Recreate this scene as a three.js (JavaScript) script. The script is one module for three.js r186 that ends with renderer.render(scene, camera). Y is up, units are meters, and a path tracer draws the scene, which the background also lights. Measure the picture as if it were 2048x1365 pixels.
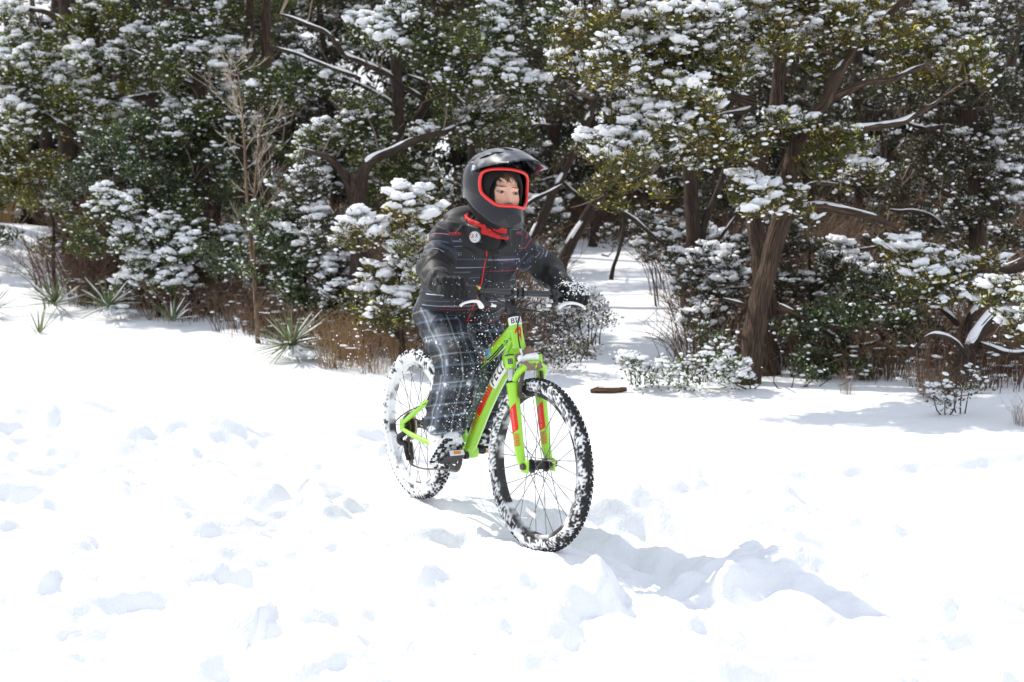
import * as THREE from 'three';
import { ImprovedNoise } from 'three/addons/math/ImprovedNoise.js';
import { mergeGeometries, mergeVertices } from 'three/addons/utils/BufferGeometryUtils.js';
import { RoundedBoxGeometry } from 'three/addons/geometries/RoundedBoxGeometry.js';

// ---------------------------------------------------------------- camera, sky, sun, exposure
const FOC = 3055, CAM_H = 1.346, PITCH = Math.atan(345.5 / FOC);
const scene = new THREE.Scene();
const camera = new THREE.PerspectiveCamera(2 * Math.atan(682.5 / FOC) * 180 / Math.PI, 1024 / 682, 0.1, 400);
camera.position.set(0, CAM_H, 0);
camera.rotation.x = -PITCH;
camera.focus = 5.5;
camera.userData.fStop = 5.6;
const EXPOSURE = 1.38, SUN_I = 2.75, SKY_I = 0.88;
const sunAz = 52 * Math.PI / 180, sunEl = 45 * Math.PI / 180;           // behind the trees, to the left
const sunDir = new THREE.Vector3(-Math.sin(sunAz) * Math.cos(sunEl), Math.sin(sunEl), -Math.cos(sunAz) * Math.cos(sunEl));
const renderer = new THREE.WebGLRenderer({ antialias: true });
renderer.setSize(1024, 682);
renderer.toneMapping = THREE.LinearToneMapping;
renderer.toneMappingExposure = EXPOSURE;
renderer.shadowMap.enabled = true;
{
  const W = 256, H = 128, d = new Float32Array(W * H * 4);
  for (let y = 0; y < H; y++) for (let x = 0; x < W; x++) {
    const el = ((y + 0.5) / H - 0.5) * Math.PI, k = Math.pow(Math.max(0, Math.sin(el)), 0.5), o = (y * W + x) * 4;
    const hz = [1.02, 1.03, 1.05], ze = [0.62, 0.69, 0.83], gr = [0.6, 0.61, 0.63];
    for (let c = 0; c < 3; c++) d[o + c] = el < 0 ? gr[c] : hz[c] * (1 - k) + ze[c] * k;
    d[o + 3] = 1;
  }
  const t = new THREE.DataTexture(d, W, H, THREE.RGBAFormat, THREE.FloatType);
  t.mapping = THREE.EquirectangularReflectionMapping; t.magFilter = t.minFilter = THREE.LinearFilter; t.needsUpdate = true;
  scene.background = t; scene.environment = t; scene.backgroundIntensity = SKY_I; scene.environmentIntensity = SKY_I;
}
const sun = new THREE.DirectionalLight(new THREE.Color(1, 0.95, 0.87), SUN_I);
sun.position.copy(sunDir).multiplyScalar(30).add(new THREE.Vector3(0, 0, -8));
sun.target.position.set(0, 0, -8);
sun.castShadow = true; sun.shadow.mapSize.set(4096, 4096);
Object.assign(sun.shadow.camera, { left: -14, right: 14, top: 14, bottom: -14, near: 1, far: 80 });
scene.add(sun, sun.target);

// ---------------------------------------------------------------- helpers
let seed = 12345;
const rnd = () => { seed = (seed + 0x6D2B79F5) | 0; let t = Math.imul(seed ^ (seed >>> 15), 1 | seed); t = (t + Math.imul(t ^ (t >>> 7), 61 | t)) ^ t; return ((t ^ (t >>> 14)) >>> 0) / 4294967296; };
const rr = (a, b) => a + (b - a) * rnd();
const gauss = () => (rnd() + rnd() + rnd() - 1.5) * 1.15;
const noiseGen = new ImprovedNoise();
const N3 = (x, y, z) => noiseGen.noise(x + 31.7, y + 17.3, z + 53.1);
const fbm = (x, y, z, o = 3) => { let s = 0, a = 1, t = 0; for (let i = 0; i < o; i++) { s += a * N3(x, y, z); t += a; a *= 0.5; x *= 2.03; y *= 2.03; z *= 2.03; } return s / t; };
const V = (x, y, z) => new THREE.Vector3(x, y, z);
const clamp = (x, a, b) => Math.min(b, Math.max(a, x));
const sstep = (a, b, x) => { const t = clamp((x - a) / (b - a), 0, 1); return t * t * (3 - 2 * t); };
const mix = (a, b, t) => a + (b - a) * t;
const cP = Math.cos(PITCH), sP = Math.sin(PITCH);
const at = (px, py, d) => { const a = (px - 1024) / FOC * d, b = -(py - 682.5) / FOC * d; return V(a, CAM_H + b * cP - d * sP, -b * sP - d * cP); };
const used = {};
const numbered = (n) => { const k = (used[n] = (used[n] ?? -1) + 1); return k ? n + '_' + String(k).padStart(3, '0') : n; };
function thing(name, label, category, pos, group) {
  const g = new THREE.Group(); g.name = numbered(name); g.userData = { label, category }; if (group) g.userData.group = group;
  if (pos) g.position.copy(pos); scene.add(g); return g;
}
function part(parent, name, geo, mat, ud) {
  const m = new THREE.Mesh(geo, mat); m.name = name; m.castShadow = m.receiveShadow = true; if (ud) m.userData = ud; parent.add(m); return m;
}
function tag(o, label, category, group, kind) { o.userData = { label }; if (category) o.userData.category = category; if (group) o.userData.group = group; if (kind) o.userData.kind = kind; return o; }
const lin = (r, g, b) => new THREE.Color().setRGB(r, g, b);
const std = (c, rough = 0.8, o = {}) => new THREE.MeshStandardMaterial({ color: c, roughness: rough, ...o });
const phys = (c, rough, o = {}) => new THREE.MeshPhysicalMaterial({ color: c, roughness: rough, ...o });
const curve = (pts) => new THREE.CatmullRomCurve3(pts, false, 'centripetal');
// a tube along points with a radius at each of them (lengthwise uv in metres)
function limb(pts, radii, { sides = 8, step = 0.05, wob = 0, cap = true, flat = 1 } = {}) {
  const c = curve(pts), L = c.getLength(), n = Math.max(2, Math.round(L / step)), pos = [], uv = [], idx = [];
  const T = V(), A = V(), B = V(), P = V();
  let ref = Math.abs(c.getTangent(0).y) > 0.9 ? V(1, 0, 0) : V(0, 1, 0);
  for (let i = 0; i <= n; i++) {
    const t = i / n; c.getPoint(t, P); c.getTangent(t, T);
    A.crossVectors(T, ref).normalize(); B.crossVectors(A, T).normalize(); ref = B.clone();
    const f = t * (radii.length - 1), k = Math.min(radii.length - 2, Math.floor(f)), r0 = radii.length > 1 ? mix(radii[k], radii[k + 1], f - k) : radii[0];
    for (let j = 0; j <= sides; j++) {
      const a = j / sides * Math.PI * 2, r = r0 * (1 + (wob ? wob * N3(Math.cos(a) * 1.3 + P.x * 3, Math.sin(a) * 1.3 + P.y * 4, P.z * 3) : 0));
      const x = Math.cos(a) * r, y = Math.sin(a) * r * flat;
      pos.push(P.x + A.x * x + B.x * y, P.y + A.y * x + B.y * y, P.z + A.z * x + B.z * y);
      uv.push(j / sides * 2 * Math.PI * Math.max(r0, 0.004), t * L);
    }
  }
  for (let i = 0; i < n; i++) for (let j = 0; j < sides; j++) { const a = i * (sides + 1) + j, b = a + sides + 1; idx.push(a, a + 1, b, b, a + 1, b + 1); }
  if (cap) for (const [e, s] of [[0, 1], [n, 0]]) {
    const m = pos.length / 3, o = e * (sides + 1), p = c.getPoint(e / n); pos.push(p.x, p.y, p.z); uv.push(0, 0);
    for (let j = 0; j < sides; j++) s ? idx.push(m, o + j + 1, o + j) : idx.push(m, o + j, o + j + 1);
  }
  const g = new THREE.BufferGeometry();
  g.setAttribute('position', new THREE.Float32BufferAttribute(pos, 3)); g.setAttribute('uv', new THREE.Float32BufferAttribute(uv, 2)); g.setIndex(idx); g.computeVertexNormals();
  return g;
}
const rod = (a, b, ra, rb = ra, sides = 12) => limb([a, b], [ra, rb], { sides, step: 10 });
const box = (w, h, d, r = 0.003, x = 0, y = 0, z = 0) => { const g = mergeVertices(new RoundedBoxGeometry(w, h, d, 2, r)); g.translate(x, y, z); return g; };
const strip = (g) => { const o = new THREE.BufferGeometry(); for (const k of ['position', 'normal', 'uv']) if (g.attributes[k]) o.setAttribute(k, g.attributes[k]); if (g.index) o.setIndex(g.index); else o.setIndex([...Array(g.attributes.position.count).keys()]); if (!o.attributes.uv) o.setAttribute('uv', new THREE.Float32BufferAttribute(new Float32Array(o.attributes.position.count * 2), 2)); return o; };
const join = (list) => mergeGeometries(list.map(strip));
const grain = (w, h, fn, srgb = true) => { const d = new Uint8Array(w * h * 4); for (let y = 0; y < h; y++) for (let x = 0; x < w; x++) { const c = fn(x / w, y / h, x, y), o = (y * w + x) * 4; d[o] = c[0]; d[o + 1] = c[1]; d[o + 2] = c[2]; d[o + 3] = c[3] ?? 255; } const t = new THREE.DataTexture(d, w, h); t.wrapS = t.wrapT = THREE.RepeatWrapping; t.magFilter = THREE.LinearFilter; t.minFilter = THREE.LinearMipmapLinearFilter; t.generateMipmaps = true; if (srgb) t.colorSpace = THREE.SRGBColorSpace; t.needsUpdate = true; return t; };
const paint = (w, h, draw, o = {}) => { const c = document.createElement('canvas'); c.width = w; c.height = h; draw(c.getContext('2d'), w, h); const t = new THREE.CanvasTexture(c); t.colorSpace = THREE.SRGBColorSpace; t.wrapS = t.wrapT = THREE.RepeatWrapping; Object.assign(t, o); return t; };
// noise that tiles over the unit square
const tile = (u, v, fu, fv, k = 0) => { const a = u * 2 * Math.PI, b = v * 2 * Math.PI; return N3(Math.cos(a) * fu + k, Math.sin(a) * fu + Math.cos(b) * fv, Math.sin(b) * fv - k); };

// signed distance shapes
const smin = (a, b, k) => { const h = Math.max(k - Math.abs(a - b), 0) / k; return Math.min(a, b) - h * h * k * 0.25; };
const smax = (a, b, k) => -smin(-a, -b, k);
const cap = (x, y, z, a, b, ra, rb) => {
  const bx = b[0] - a[0], by = b[1] - a[1], bz = b[2] - a[2], px = x - a[0], py = y - a[1], pz = z - a[2];
  const h = clamp((px * bx + py * by + pz * bz) / (bx * bx + by * by + bz * bz), 0, 1);
  return Math.hypot(px - bx * h, py - by * h, pz - bz * h) - mix(ra, rb, h);
};
const ell = (x, y, z, cx, cy, cz, rx, ry, rz) => {
  x -= cx; y -= cy; z -= cz; const k0 = Math.hypot(x / rx, y / ry, z / rz), k1 = Math.hypot(x / rx / rx, y / ry / ry, z / rz / rz);
  return k1 < 1e-9 ? -Math.min(rx, ry, rz) : k0 * (k0 - 1) / k1;
};
const ball = (x, y, z, cx, cy, cz, r) => Math.hypot(x - cx, y - cy, z - cz) - r;
// faces wound to agree with the normals
function outward(g) {
  const p = g.attributes.position, n = g.attributes.normal, x = g.index.array, a = V(), b = V(), c = V(); let s = 0;
  for (let i = 0; i < x.length; i += 3 * Math.max(1, Math.floor(x.length / 900))) { a.fromBufferAttribute(p, x[i]); b.fromBufferAttribute(p, x[i + 1]).sub(a); c.fromBufferAttribute(p, x[i + 2]).sub(a); s += b.cross(c).dot(a.fromBufferAttribute(n, x[i])) > 0 ? 1 : -1; }
  if (s < 0) for (let i = 0; i < x.length; i += 3) { const t = x[i + 1]; x[i + 1] = x[i + 2]; x[i + 2] = t; }
  return g;
}
// surface nets
function iso(sdf, lo, hi, h, dress) {
  const n = [0, 1, 2].map((k) => Math.ceil((hi[k] - lo[k]) / h) + 1), [nx, ny, nz] = n, val = new Float32Array(nx * ny * nz), B = 8, far = 0.87 * B * h * 1.35 + 0.004;
  for (let k0 = 0; k0 < nz; k0 += B) for (let j0 = 0; j0 < ny; j0 += B) for (let i0 = 0; i0 < nx; i0 += B) {
    const c = sdf(lo[0] + (i0 + B / 2) * h, lo[1] + (j0 + B / 2) * h, lo[2] + (k0 + B / 2) * h), skip = Math.abs(c) > far;
    for (let k = k0; k < Math.min(nz, k0 + B); k++) for (let j = j0; j < Math.min(ny, j0 + B); j++) for (let i = i0; i < Math.min(nx, i0 + B); i++)
      val[(k * ny + j) * nx + i] = skip ? c : sdf(lo[0] + i * h, lo[1] + j * h, lo[2] + k * h);
  }
  const id = new Int32Array(nx * ny * nz).fill(-1), pos = [], idx = [], off = [0, 1, nx, nx + 1, nx * ny, nx * ny + 1, nx * ny + nx, nx * ny + nx + 1];
  const edges = [[0, 1], [2, 3], [4, 5], [6, 7], [0, 2], [1, 3], [4, 6], [5, 7], [0, 4], [1, 5], [2, 6], [3, 7]];
  for (let k = 0; k < nz - 1; k++) for (let j = 0; j < ny - 1; j++) for (let i = 0; i < nx - 1; i++) {
    const o = (k * ny + j) * nx + i; let m = 0; for (let q = 0; q < 8; q++) if (val[o + off[q]] < 0) m |= 1 << q;
    if (m === 0 || m === 255) continue;
    let x = 0, y = 0, z = 0, c = 0;
    for (const [a, b] of edges) { const sa = m >> a & 1, sb = m >> b & 1; if (sa === sb) continue; const va = val[o + off[a]], vb = val[o + off[b]], t = va / (va - vb);
      x += mix(a & 1, b & 1, t); y += mix(a >> 1 & 1, b >> 1 & 1, t); z += mix(a >> 2, b >> 2, t); c++; }
    id[o] = pos.length / 3; pos.push(lo[0] + (i + x / c) * h, lo[1] + (j + y / c) * h, lo[2] + (k + z / c) * h);
  }
  const quad = (a, b, c, d, f) => { if (a < 0 || b < 0 || c < 0 || d < 0) return; f ? idx.push(a, b, c, a, c, d) : idx.push(a, c, b, a, d, c); };
  for (let k = 1; k < nz - 1; k++) for (let j = 1; j < ny - 1; j++) for (let i = 1; i < nx - 1; i++) {
    const o = (k * ny + j) * nx + i, s = val[o] < 0;
    if (s !== val[o + 1] < 0) quad(id[o - nx - nx * ny], id[o - nx * ny], id[o], id[o - nx], s);
    if (s !== val[o + nx] < 0) quad(id[o - 1 - nx * ny], id[o - 1], id[o], id[o - nx * ny], s);
    if (s !== val[o + nx * ny] < 0) quad(id[o - 1 - nx], id[o - nx], id[o], id[o - 1], s);
  }
  const cnt = pos.length / 3, plain = new Uint8Array(cnt), nor = new Float32Array(pos.length), uv = new Float32Array(cnt * 2), col = dress ? new Float32Array(pos.length) : null, e = h * 0.7;
  for (let v = 0; v < cnt; v++) {
    const x = pos[v * 3], y = pos[v * 3 + 1], z = pos[v * 3 + 2];
    const a = sdf(x + e, y - e, z - e), b = sdf(x - e, y - e, z + e), c = sdf(x - e, y + e, z - e), d = sdf(x + e, y + e, z + e);
    let gx = a - b - c + d, gy = -a - b + c + d, gz = -a + b - c + d; const l = Math.hypot(gx, gy, gz) || 1; gx /= l; gy /= l; gz /= l;
    nor[v * 3] = gx; nor[v * 3 + 1] = gy; nor[v * 3 + 2] = gz;
    if (dress) { const q = dress(x, y, z, gx, gy, gz); col[v * 3] = q[0]; col[v * 3 + 1] = q[1]; col[v * 3 + 2] = q[2]; if (q.length > 3) { uv[v * 2] = q[3]; uv[v * 2 + 1] = q[4]; } if (q.length > 5) plain[v] = q[5]; }
  }
  const g = new THREE.BufferGeometry();
  g.setAttribute('position', new THREE.Float32BufferAttribute(pos, 3)); g.setAttribute('normal', new THREE.BufferAttribute(nor, 3)); g.setAttribute('uv', new THREE.BufferAttribute(uv, 2));
  if (col) g.setAttribute('color', new THREE.BufferAttribute(col, 3)); if (plain.some((x) => x)) { const a = [], b = []; for (let i = 0; i < idx.length; i += 3) (plain[idx[i]] + plain[idx[i + 1]] + plain[idx[i + 2]] >= 2 ? b : a).push(idx[i], idx[i + 1], idx[i + 2]); g.setIndex([...a, ...b]); g.addGroup(0, a.length, 0); g.addGroup(a.length, b.length, 1); } else g.setIndex(idx);
  return outward(g);
}
// instanced pieces of one part
function copies(parent, name, geo, mat, list, colors, ud) {
  if (!list.length) return;
  const m = new THREE.InstancedMesh(geo, mat, list.length); m.name = name; m.castShadow = m.receiveShadow = true;
  list.forEach((x, i) => m.setMatrixAt(i, x)); if (colors) colors.forEach((c, i) => m.setColorAt(i, c));
  if (ud) m.userData = ud; parent.add(m); return m;
}
const place = (p, q, s) => new THREE.Matrix4().compose(p, q, s.isVector3 ? s : V(s, s, s));
const quat = (yaw, tilt, dir) => new THREE.Quaternion().setFromAxisAngle(V(Math.cos(dir), 0, Math.sin(dir)), tilt).multiply(new THREE.Quaternion().setFromAxisAngle(V(0, 1, 0), yaw));

// ---------------------------------------------------------------- snow-covered ground
const flatPt = (px, py) => { const a = at(px, py, 1), t = CAM_H / (CAM_H - a.y); return [a.x * t, a.z * t]; };
const edge = (d, w, pts) => { const p = pts.map(([x, y]) => flatPt(x, y)), X = p.map((q) => q[0]), Z = p.map((q) => q[1]); return { d, w, pts: p, x0: Math.min(...X) - 0.5, x1: Math.max(...X) + 0.5, z0: Math.min(...Z) - 0.5, z1: Math.max(...Z) + 0.6 }; };
// cut edges of ruts: far rim of each, the floor lies on the camera's side
const RUTS = [
  edge(0.05, 0.17, [[1180, 1058], [1290, 1085], [1395, 1105], [1405, 1140]]),
  edge(0.04, 0.2, [[1330, 1150], [1420, 1168], [1520, 1185]]),
  edge(0.065, 0.26, [[1560, 1150], [1660, 1158], [1770, 1180], [1830, 1210], [1920, 1225], [2060, 1255], [2300, 1300]]),
  edge(0.05, 0.24, [[1520, 940], [1640, 938], [1780, 930], [1900, 922], [2080, 910]]),
  edge(0.06, 0.16, [[1230, 1040], [1400, 1050], [1560, 1062], [1700, 1068], [1830, 1060]]),
  edge(0.05, 0.22, [[-150, 838], [30, 838], [110, 852], [190, 868]]),
  edge(0.06, 0.22, [[-100, 935], [40, 930], [130, 918], [190, 925]]),
  edge(0.06, 0.2, [[50, 975], [200, 970], [320, 972], [420, 985], [470, 1000]]),
  edge(0.055, 0.12, [[330, 1040], [400, 1015], [440, 1050]]),
  edge(0.05, 0.12, [[560, 985], [600, 972], [640, 1005]]),
  edge(0.045, 0.12, [[120, 1160], [145, 1145], [170, 1185]]),
  edge(0.06, 0.14, [[525, 1150], [560, 1165], [620, 1200]]),
  edge(0.075, 0.13, [[905, 1075], [940, 1068], [985, 1095]]),
  edge(0.08, 0.2, [[820, 1225], [840, 1232], [900, 1290], [960, 1365]]),
  edge(0.06, 0.14, [[1225, 1190], [1245, 1180], [1300, 1230]]),
  edge(0.05, 0.18, [[440, 1330], [490, 1290], [540, 1370]]),
  edge(0.04, 0.2, [[620, 910], [700, 925], [790, 920]]),
  edge(0.045, 0.1, [[370, 905], [410, 903], [440, 915]]), edge(0.045, 0.12, [[270, 880], [300, 872], [340, 892]]), edge(0.04, 0.1, [[280, 1135], [310, 1120], [330, 1150]]),
  edge(0.05, 0.14, [[1640, 1010], [1800, 1015], [2080, 1030]]), edge(0.04, 0.1, [[1500, 985], [1620, 1000]]), edge(0.05, 0.12, [[690, 1110], [740, 1100], [800, 1120]]),
];
function rutDepth(x, z) {
  let s = 0; const w1 = 0.03 * N3(x * 6, 5, z * 6) + 0.014 * N3(x * 17, 8, z * 17);
  for (const r of RUTS) {
    const p = r.pts; if (z < r.z0 || z > r.z1 || x < r.x0 || x > r.x1) continue;
    let best = 1e9, side = 0, over = 0;
    for (let i = 0; i < p.length - 1; i++) {
      const ax = p[i][0], az = p[i][1], bx = p[i + 1][0] - ax, bz = p[i + 1][1] - az, L = Math.hypot(bx, bz), t = ((x - ax) * bx + (z - az) * bz) / (L * L), c = clamp(t, 0, 1), d = Math.hypot(x - ax - bx * c, z - az - bz * c);
      if (d < best) { best = d; const q = (bx * (z - az) - bz * (x - ax)) / L; side = Math.sign(q) * d; over = (i === 0 && t < 0 ? -t : i === p.length - 2 && t > 1 ? t - 1 : 0) * L; if (over > 0) side = q; }
    }
    s = Math.max(s, r.d * sstep(-0.03, 0.05, side + w1) * (1 - sstep(r.w * 0.5, r.w * 1.6, side)) * (1 - sstep(0, 0.2, over + 2 * w1)));
  }
  return s;
}
// chunks kicked loose and heaped about, found through a grid of cells
const CHUNKS = new Map();
for (let i = 0; i < 170; i++) {
  const d = 2.6 + 5 * Math.pow(rnd(), 1.2), x = (rnd() - 0.5) * d * 0.8, z = -d, R = 0.03 + 0.13 * Math.pow(rnd(), 1.7), c = { x, z, R, h: R * rr(0.1, 0.34), a: rr(0.6, 1), q: rnd() * 3.14, s: rnd() * 50 };
  for (let a = Math.floor((x - R * 1.6) * 2); a <= Math.floor((x + R * 1.6) * 2); a++) for (let b = Math.floor((z - R * 1.6) * 2); b <= Math.floor((z + R * 1.6) * 2); b++) { const k = a + ',' + b; (CHUNKS.get(k) ?? CHUNKS.set(k, []).get(k)).push(c); }
}
function chunkHeight(x, z) {
  let h = 0;
  for (const c of CHUNKS.get(Math.floor(x * 2) + ',' + Math.floor(z * 2)) ?? []) {
    const dx = x - c.x, dz = z - c.z, u = dx * Math.cos(c.q) + dz * Math.sin(c.q), v = (-dx * Math.sin(c.q) + dz * Math.cos(c.q)) / c.a, r = Math.hypot(u, v) / c.R; if (r > 1.6) continue;
    h = Math.max(h, c.h * (1 - sstep(0.3, 1.12, r + 0.3 * N3(x * 11 + c.s, 3, z * 11) + 0.12 * N3(x * 30, c.s, z * 30))));
  }
  return h;
}
const lineAt = (x) => 10 - 0.62 * x;                                    // distance of the wood's edge
const B0 = V(-0.1446, 0, -5.690), BU = V(0.4835, 0, 0.8753), BR = V(-0.8753, 0, 0.4835);
function ground(x, z) {
  const d = -z, t = d - lineAt(x), hill = 0.05 * Math.max(0, t + 0.4 * (Math.sqrt(t * t + 1) - Math.abs(t)));
  let y = (t > -1.5 ? hill * sstep(-1.5, 0.5, t) : 0) + 0.05 * fbm(x * 0.35, 3, z * 0.35, 2) * sstep(4, 9, d) + 0.5 * Math.exp(-((x + 6.9) ** 2 + (z + 18) ** 2) / 7);
  const tramp = 1 - sstep(lineAt(x) - 3.4, lineAt(x) - 2.2, d);
  const near = sstep(12, 9, d) ;
  if (tramp > 0) {
    const wx = x + 0.12 * N3(x * 2.1, 7, z * 2.1), wz = z + 0.12 * N3(x * 2.1, 19, z * 2.1);
    const n1 = fbm(wx * 1.5, 0, wz * 1.5, 3), n2 = N3(wx * 4.6, 5, wz * 4.6), n3 = N3(wx * 8.7, 9, wz * 8.7);
    const busy = sstep(-0.35, 0.25, fbm(x * 0.8, 13, z * 0.8, 2)), soft = fbm(wx * 3.1, 23, wz * 3.1, 4);
    let h = 0.05 * n1 + 0.04 * soft - 0.06 + 0.15 * Math.abs(N3(wx * 1.8, 41, wz * 2.2)) + 0.1 * Math.abs(N3(wx * 4.2, 43, wz * 4.7)) + 0.026 * Math.abs(N3(wx * 9.5, 47, wz * 9.5)) + busy * (0.014 * sstep(-0.05, 0.22, n2 + 0.35 * n3) + 0.016 * n3 + 0.012 * Math.abs(N3(wx * 6.3, 29, wz * 6.3)));
    h += (0.008 * N3(x * 19, 2, z * 19) + 0.005 * N3(x * 41, 4, z * 41) + 0.0025 * N3(x * 90, 6, z * 90)) * near;
    y += tramp * (h + chunkHeight(x, z));
  } else y += 0.004 * N3(x * 9, 2, z * 9);
  if (d < 9) y -= rutDepth(x, z);
  // packed lower round the two wheels
  const bx = (x - B0.x) * BU.x + (z - B0.z) * BU.z, bz = (x - B0.x) * BR.x + (z - B0.z) * BR.z;
  const lane = Math.exp(-(bz * bz) / 0.02) * sstep(-2.4, -1.6, bx) * (1 - sstep(0.62, 0.8, bx));
  y = mix(y, 0.034 + 0.016 * N3(x * 9, 1, z * 9) + 0.008 * N3(x * 27, 1, z * 27) - 0.04 * Math.exp(-(bz * bz) / 0.0011) * (1 - sstep(0.5, 0.66, bx)), lane * 0.9);
  return y;
}
function gp(px, py) {                                                   // where a ray through the picture meets the ground
  let a = 2; for (let d = 2; d < 60; d += 0.02) { const p = at(px, py, d); if (p.y <= ground(p.x, p.z)) { a = d; break; } a = d; }
  const p = at(px, py, a); p.y = ground(p.x, p.z); return p;
}
const snowGrain = grain(256, 256, (u, v) => { const n = 128 + 70 * tile(u, v, 9, 9) + 60 * tile(u, v, 22, 22, 5); return [n, n, n]; }, false);
const snowMat = std(lin(0.86, 0.87, 0.885), 0.85, { bumpMap: snowGrain, bumpScale: 0.0035 });
{
  const axis = (a, b, s, lo, hi, g) => { const m = []; for (let v = a; v <= b; v += s) m.push(v); let st = s, l = a, h = b; const L = [], R = []; while (l > lo) { st *= g; l -= st; L.unshift(l); } st = s; while (h < hi) { st *= g; h += st; R.push(h); } return [...L, ...m, ...R]; };
  const xs = axis(-3.3, 3.3, 0.016, -90, 90, 1.09), zs = axis(-9, -2.5, 0.0152, -120, 12, 1.07), nx = xs.length, nz = zs.length;
  const pos = new Float32Array(nx * nz * 3), uv = new Float32Array(nx * nz * 2), idx = [];
  zs.forEach((z, j) => xs.forEach((x, i) => { const o = j * nx + i; pos[o * 3] = x; pos[o * 3 + 1] = ground(x, z); pos[o * 3 + 2] = z; uv[o * 2] = x * 2; uv[o * 2 + 1] = z * 2; }));
  for (let j = 0; j < nz - 1; j++) for (let i = 0; i < nx - 1; i++) { const a = j * nx + i; idx.push(a, a + nx, a + 1, a + 1, a + nx, a + nx + 1); }
  const g = new THREE.BufferGeometry(); g.setAttribute('position', new THREE.BufferAttribute(pos, 3)); g.setAttribute('uv', new THREE.BufferAttribute(uv, 2)); g.setIndex(idx); g.computeVertexNormals();
  const m = part(scene, 'ground', g, snowMat); tag(m, 'trampled white snow covering the whole ground', null, null, 'structure');
}
// ---------------------------------------------------------------- trees, shrubs and plants
const barkTex = grain(256, 256, (u, v) => { const n = 0.5 + 0.5 * tile(u, v, 7, 1.2) + 0.35 * tile(u, v, 14, 3, 4) + 0.15 * tile(u, v, 25, 18, 9), k = clamp(n, 0, 1.2); return [40 + 145 * k, 32 + 128 * k, 26 + 112 * k]; });
const barkBump = grain(256, 256, (u, v) => { const n = clamp(128 + 90 * tile(u, v, 7, 1.2) + 60 * tile(u, v, 16, 3, 4), 0, 255); return [n, n, n]; }, false);
for (const t of [barkTex, barkBump]) t.repeat.set(3, 1.4);
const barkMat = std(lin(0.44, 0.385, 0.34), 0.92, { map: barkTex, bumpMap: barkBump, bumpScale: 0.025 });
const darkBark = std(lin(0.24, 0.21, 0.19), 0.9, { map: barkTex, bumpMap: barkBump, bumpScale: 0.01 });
const twigMat = std(lin(0.2, 0.15, 0.11), 0.9), paleTwig = std(lin(0.46, 0.39, 0.31), 0.85);
const capMat = std(lin(0.86, 0.87, 0.885), 0.9, { bumpMap: snowGrain, bumpScale: 0.002 });
const leafMat = phys(lin(1, 1, 1), 0.75, { vertexColors: true, transmission: 0.42, thickness: 0, specularIntensity: 0.5, side: THREE.DoubleSide });
const waxMat = phys(lin(1, 1, 1), 0.45, { vertexColors: true, transmission: 0.35, thickness: 0, side: THREE.DoubleSide });
// a tuft of small leaves, about 7 cm in radius
function tuft(n, R, len, wid, up, tone) {
  const pos = [], col = [], nor = [], idx = [];
  for (let i = 0; i < n; i++) {
    const y = rr(-0.35, 1), a = rnd() * 6.283, s = Math.sqrt(Math.max(0, 1 - y * y)), dir = V(s * Math.cos(a), y, s * Math.sin(a)), b = dir.clone().multiplyScalar(R * rr(0.15, 0.72));
    const t = dir.add(V(rr(-0.6, 0.6), up + rr(-0.4, 0.5), rr(-0.6, 0.6))).normalize(), w = V(rr(-1, 1), rr(-1, 1), rr(-1, 1)).cross(t).normalize(), nn = w.clone().cross(t);
    const L = len * rr(0.65, 1.25), W = wid * rr(0.7, 1.2), o = pos.length / 3, c = tone * rr(0.6, 1.35), wh = rnd() < 0.05;
    for (const [f, g, h] of [[0, 0, 0], [0.45, 0.5, 0.06], [0.45, -0.5, 0.06], [1, 0, -0.1]]) {
      pos.push(b.x + t.x * L * f + w.x * W * g + nn.x * L * h, b.y + t.y * L * f + w.y * W * g + nn.y * L * h, b.z + t.z * L * f + w.z * W * g + nn.z * L * h); nor.push(nn.x, nn.y, nn.z);
      wh ? col.push(8, 8, 8) : col.push(c, c, c * 0.95);
    }
    idx.push(o, o + 2, o + 1, o + 1, o + 2, o + 3);
  }
  const g = new THREE.BufferGeometry(); g.setAttribute('position', new THREE.Float32BufferAttribute(pos, 3)); g.setAttribute('color', new THREE.Float32BufferAttribute(col, 3)); g.setIndex(idx); g.computeVertexNormals(); return g;
}
const TUFTS = { cedar: [0, 1].map(() => tuft(46, 0.075, 0.034, 0.011, 0.35, 1)), broad: [0, 1].map(() => tuft(24, 0.085, 0.036, 0.02, 0.1, 1)), weed: [tuft(9, 0.09, 0.036, 0.02, 0.2, 1)] };
function lump(k, flat = 0.62) {
  const g = mergeVertices(new THREE.IcosahedronGeometry(1, 3).deleteAttribute('normal').deleteAttribute('uv')), p = g.attributes.position, uv = [];
  for (let i = 0; i < p.count; i++) {
    let x = p.getX(i), y = p.getY(i), z = p.getZ(i); const s = 1 + 0.45 * N3(x * 1.7 + k * 9, y * 1.7, z * 1.7) + 0.32 * N3(x * 3.6 + k, y * 3.6, z * 3.6 + k * 3);
    x *= s; z *= s; y *= y > 0 ? flat * s : 0.3 - 0.28 * N3(x * 2.6, k * 5, z * 2.6); p.setXYZ(i, x, y, z); uv.push(x * 0.2, z * 0.2);
  }
  g.setAttribute('uv', new THREE.Float32BufferAttribute(uv, 2)); g.computeVertexNormals(); return g;
}
const LUMPS = [lump(1), lump(2), lump(3, 0.8)];
const SPECK = mergeVertices(new THREE.IcosahedronGeometry(1, 1).deleteAttribute('normal').deleteAttribute('uv')); SPECK.computeVertexNormals();
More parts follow.
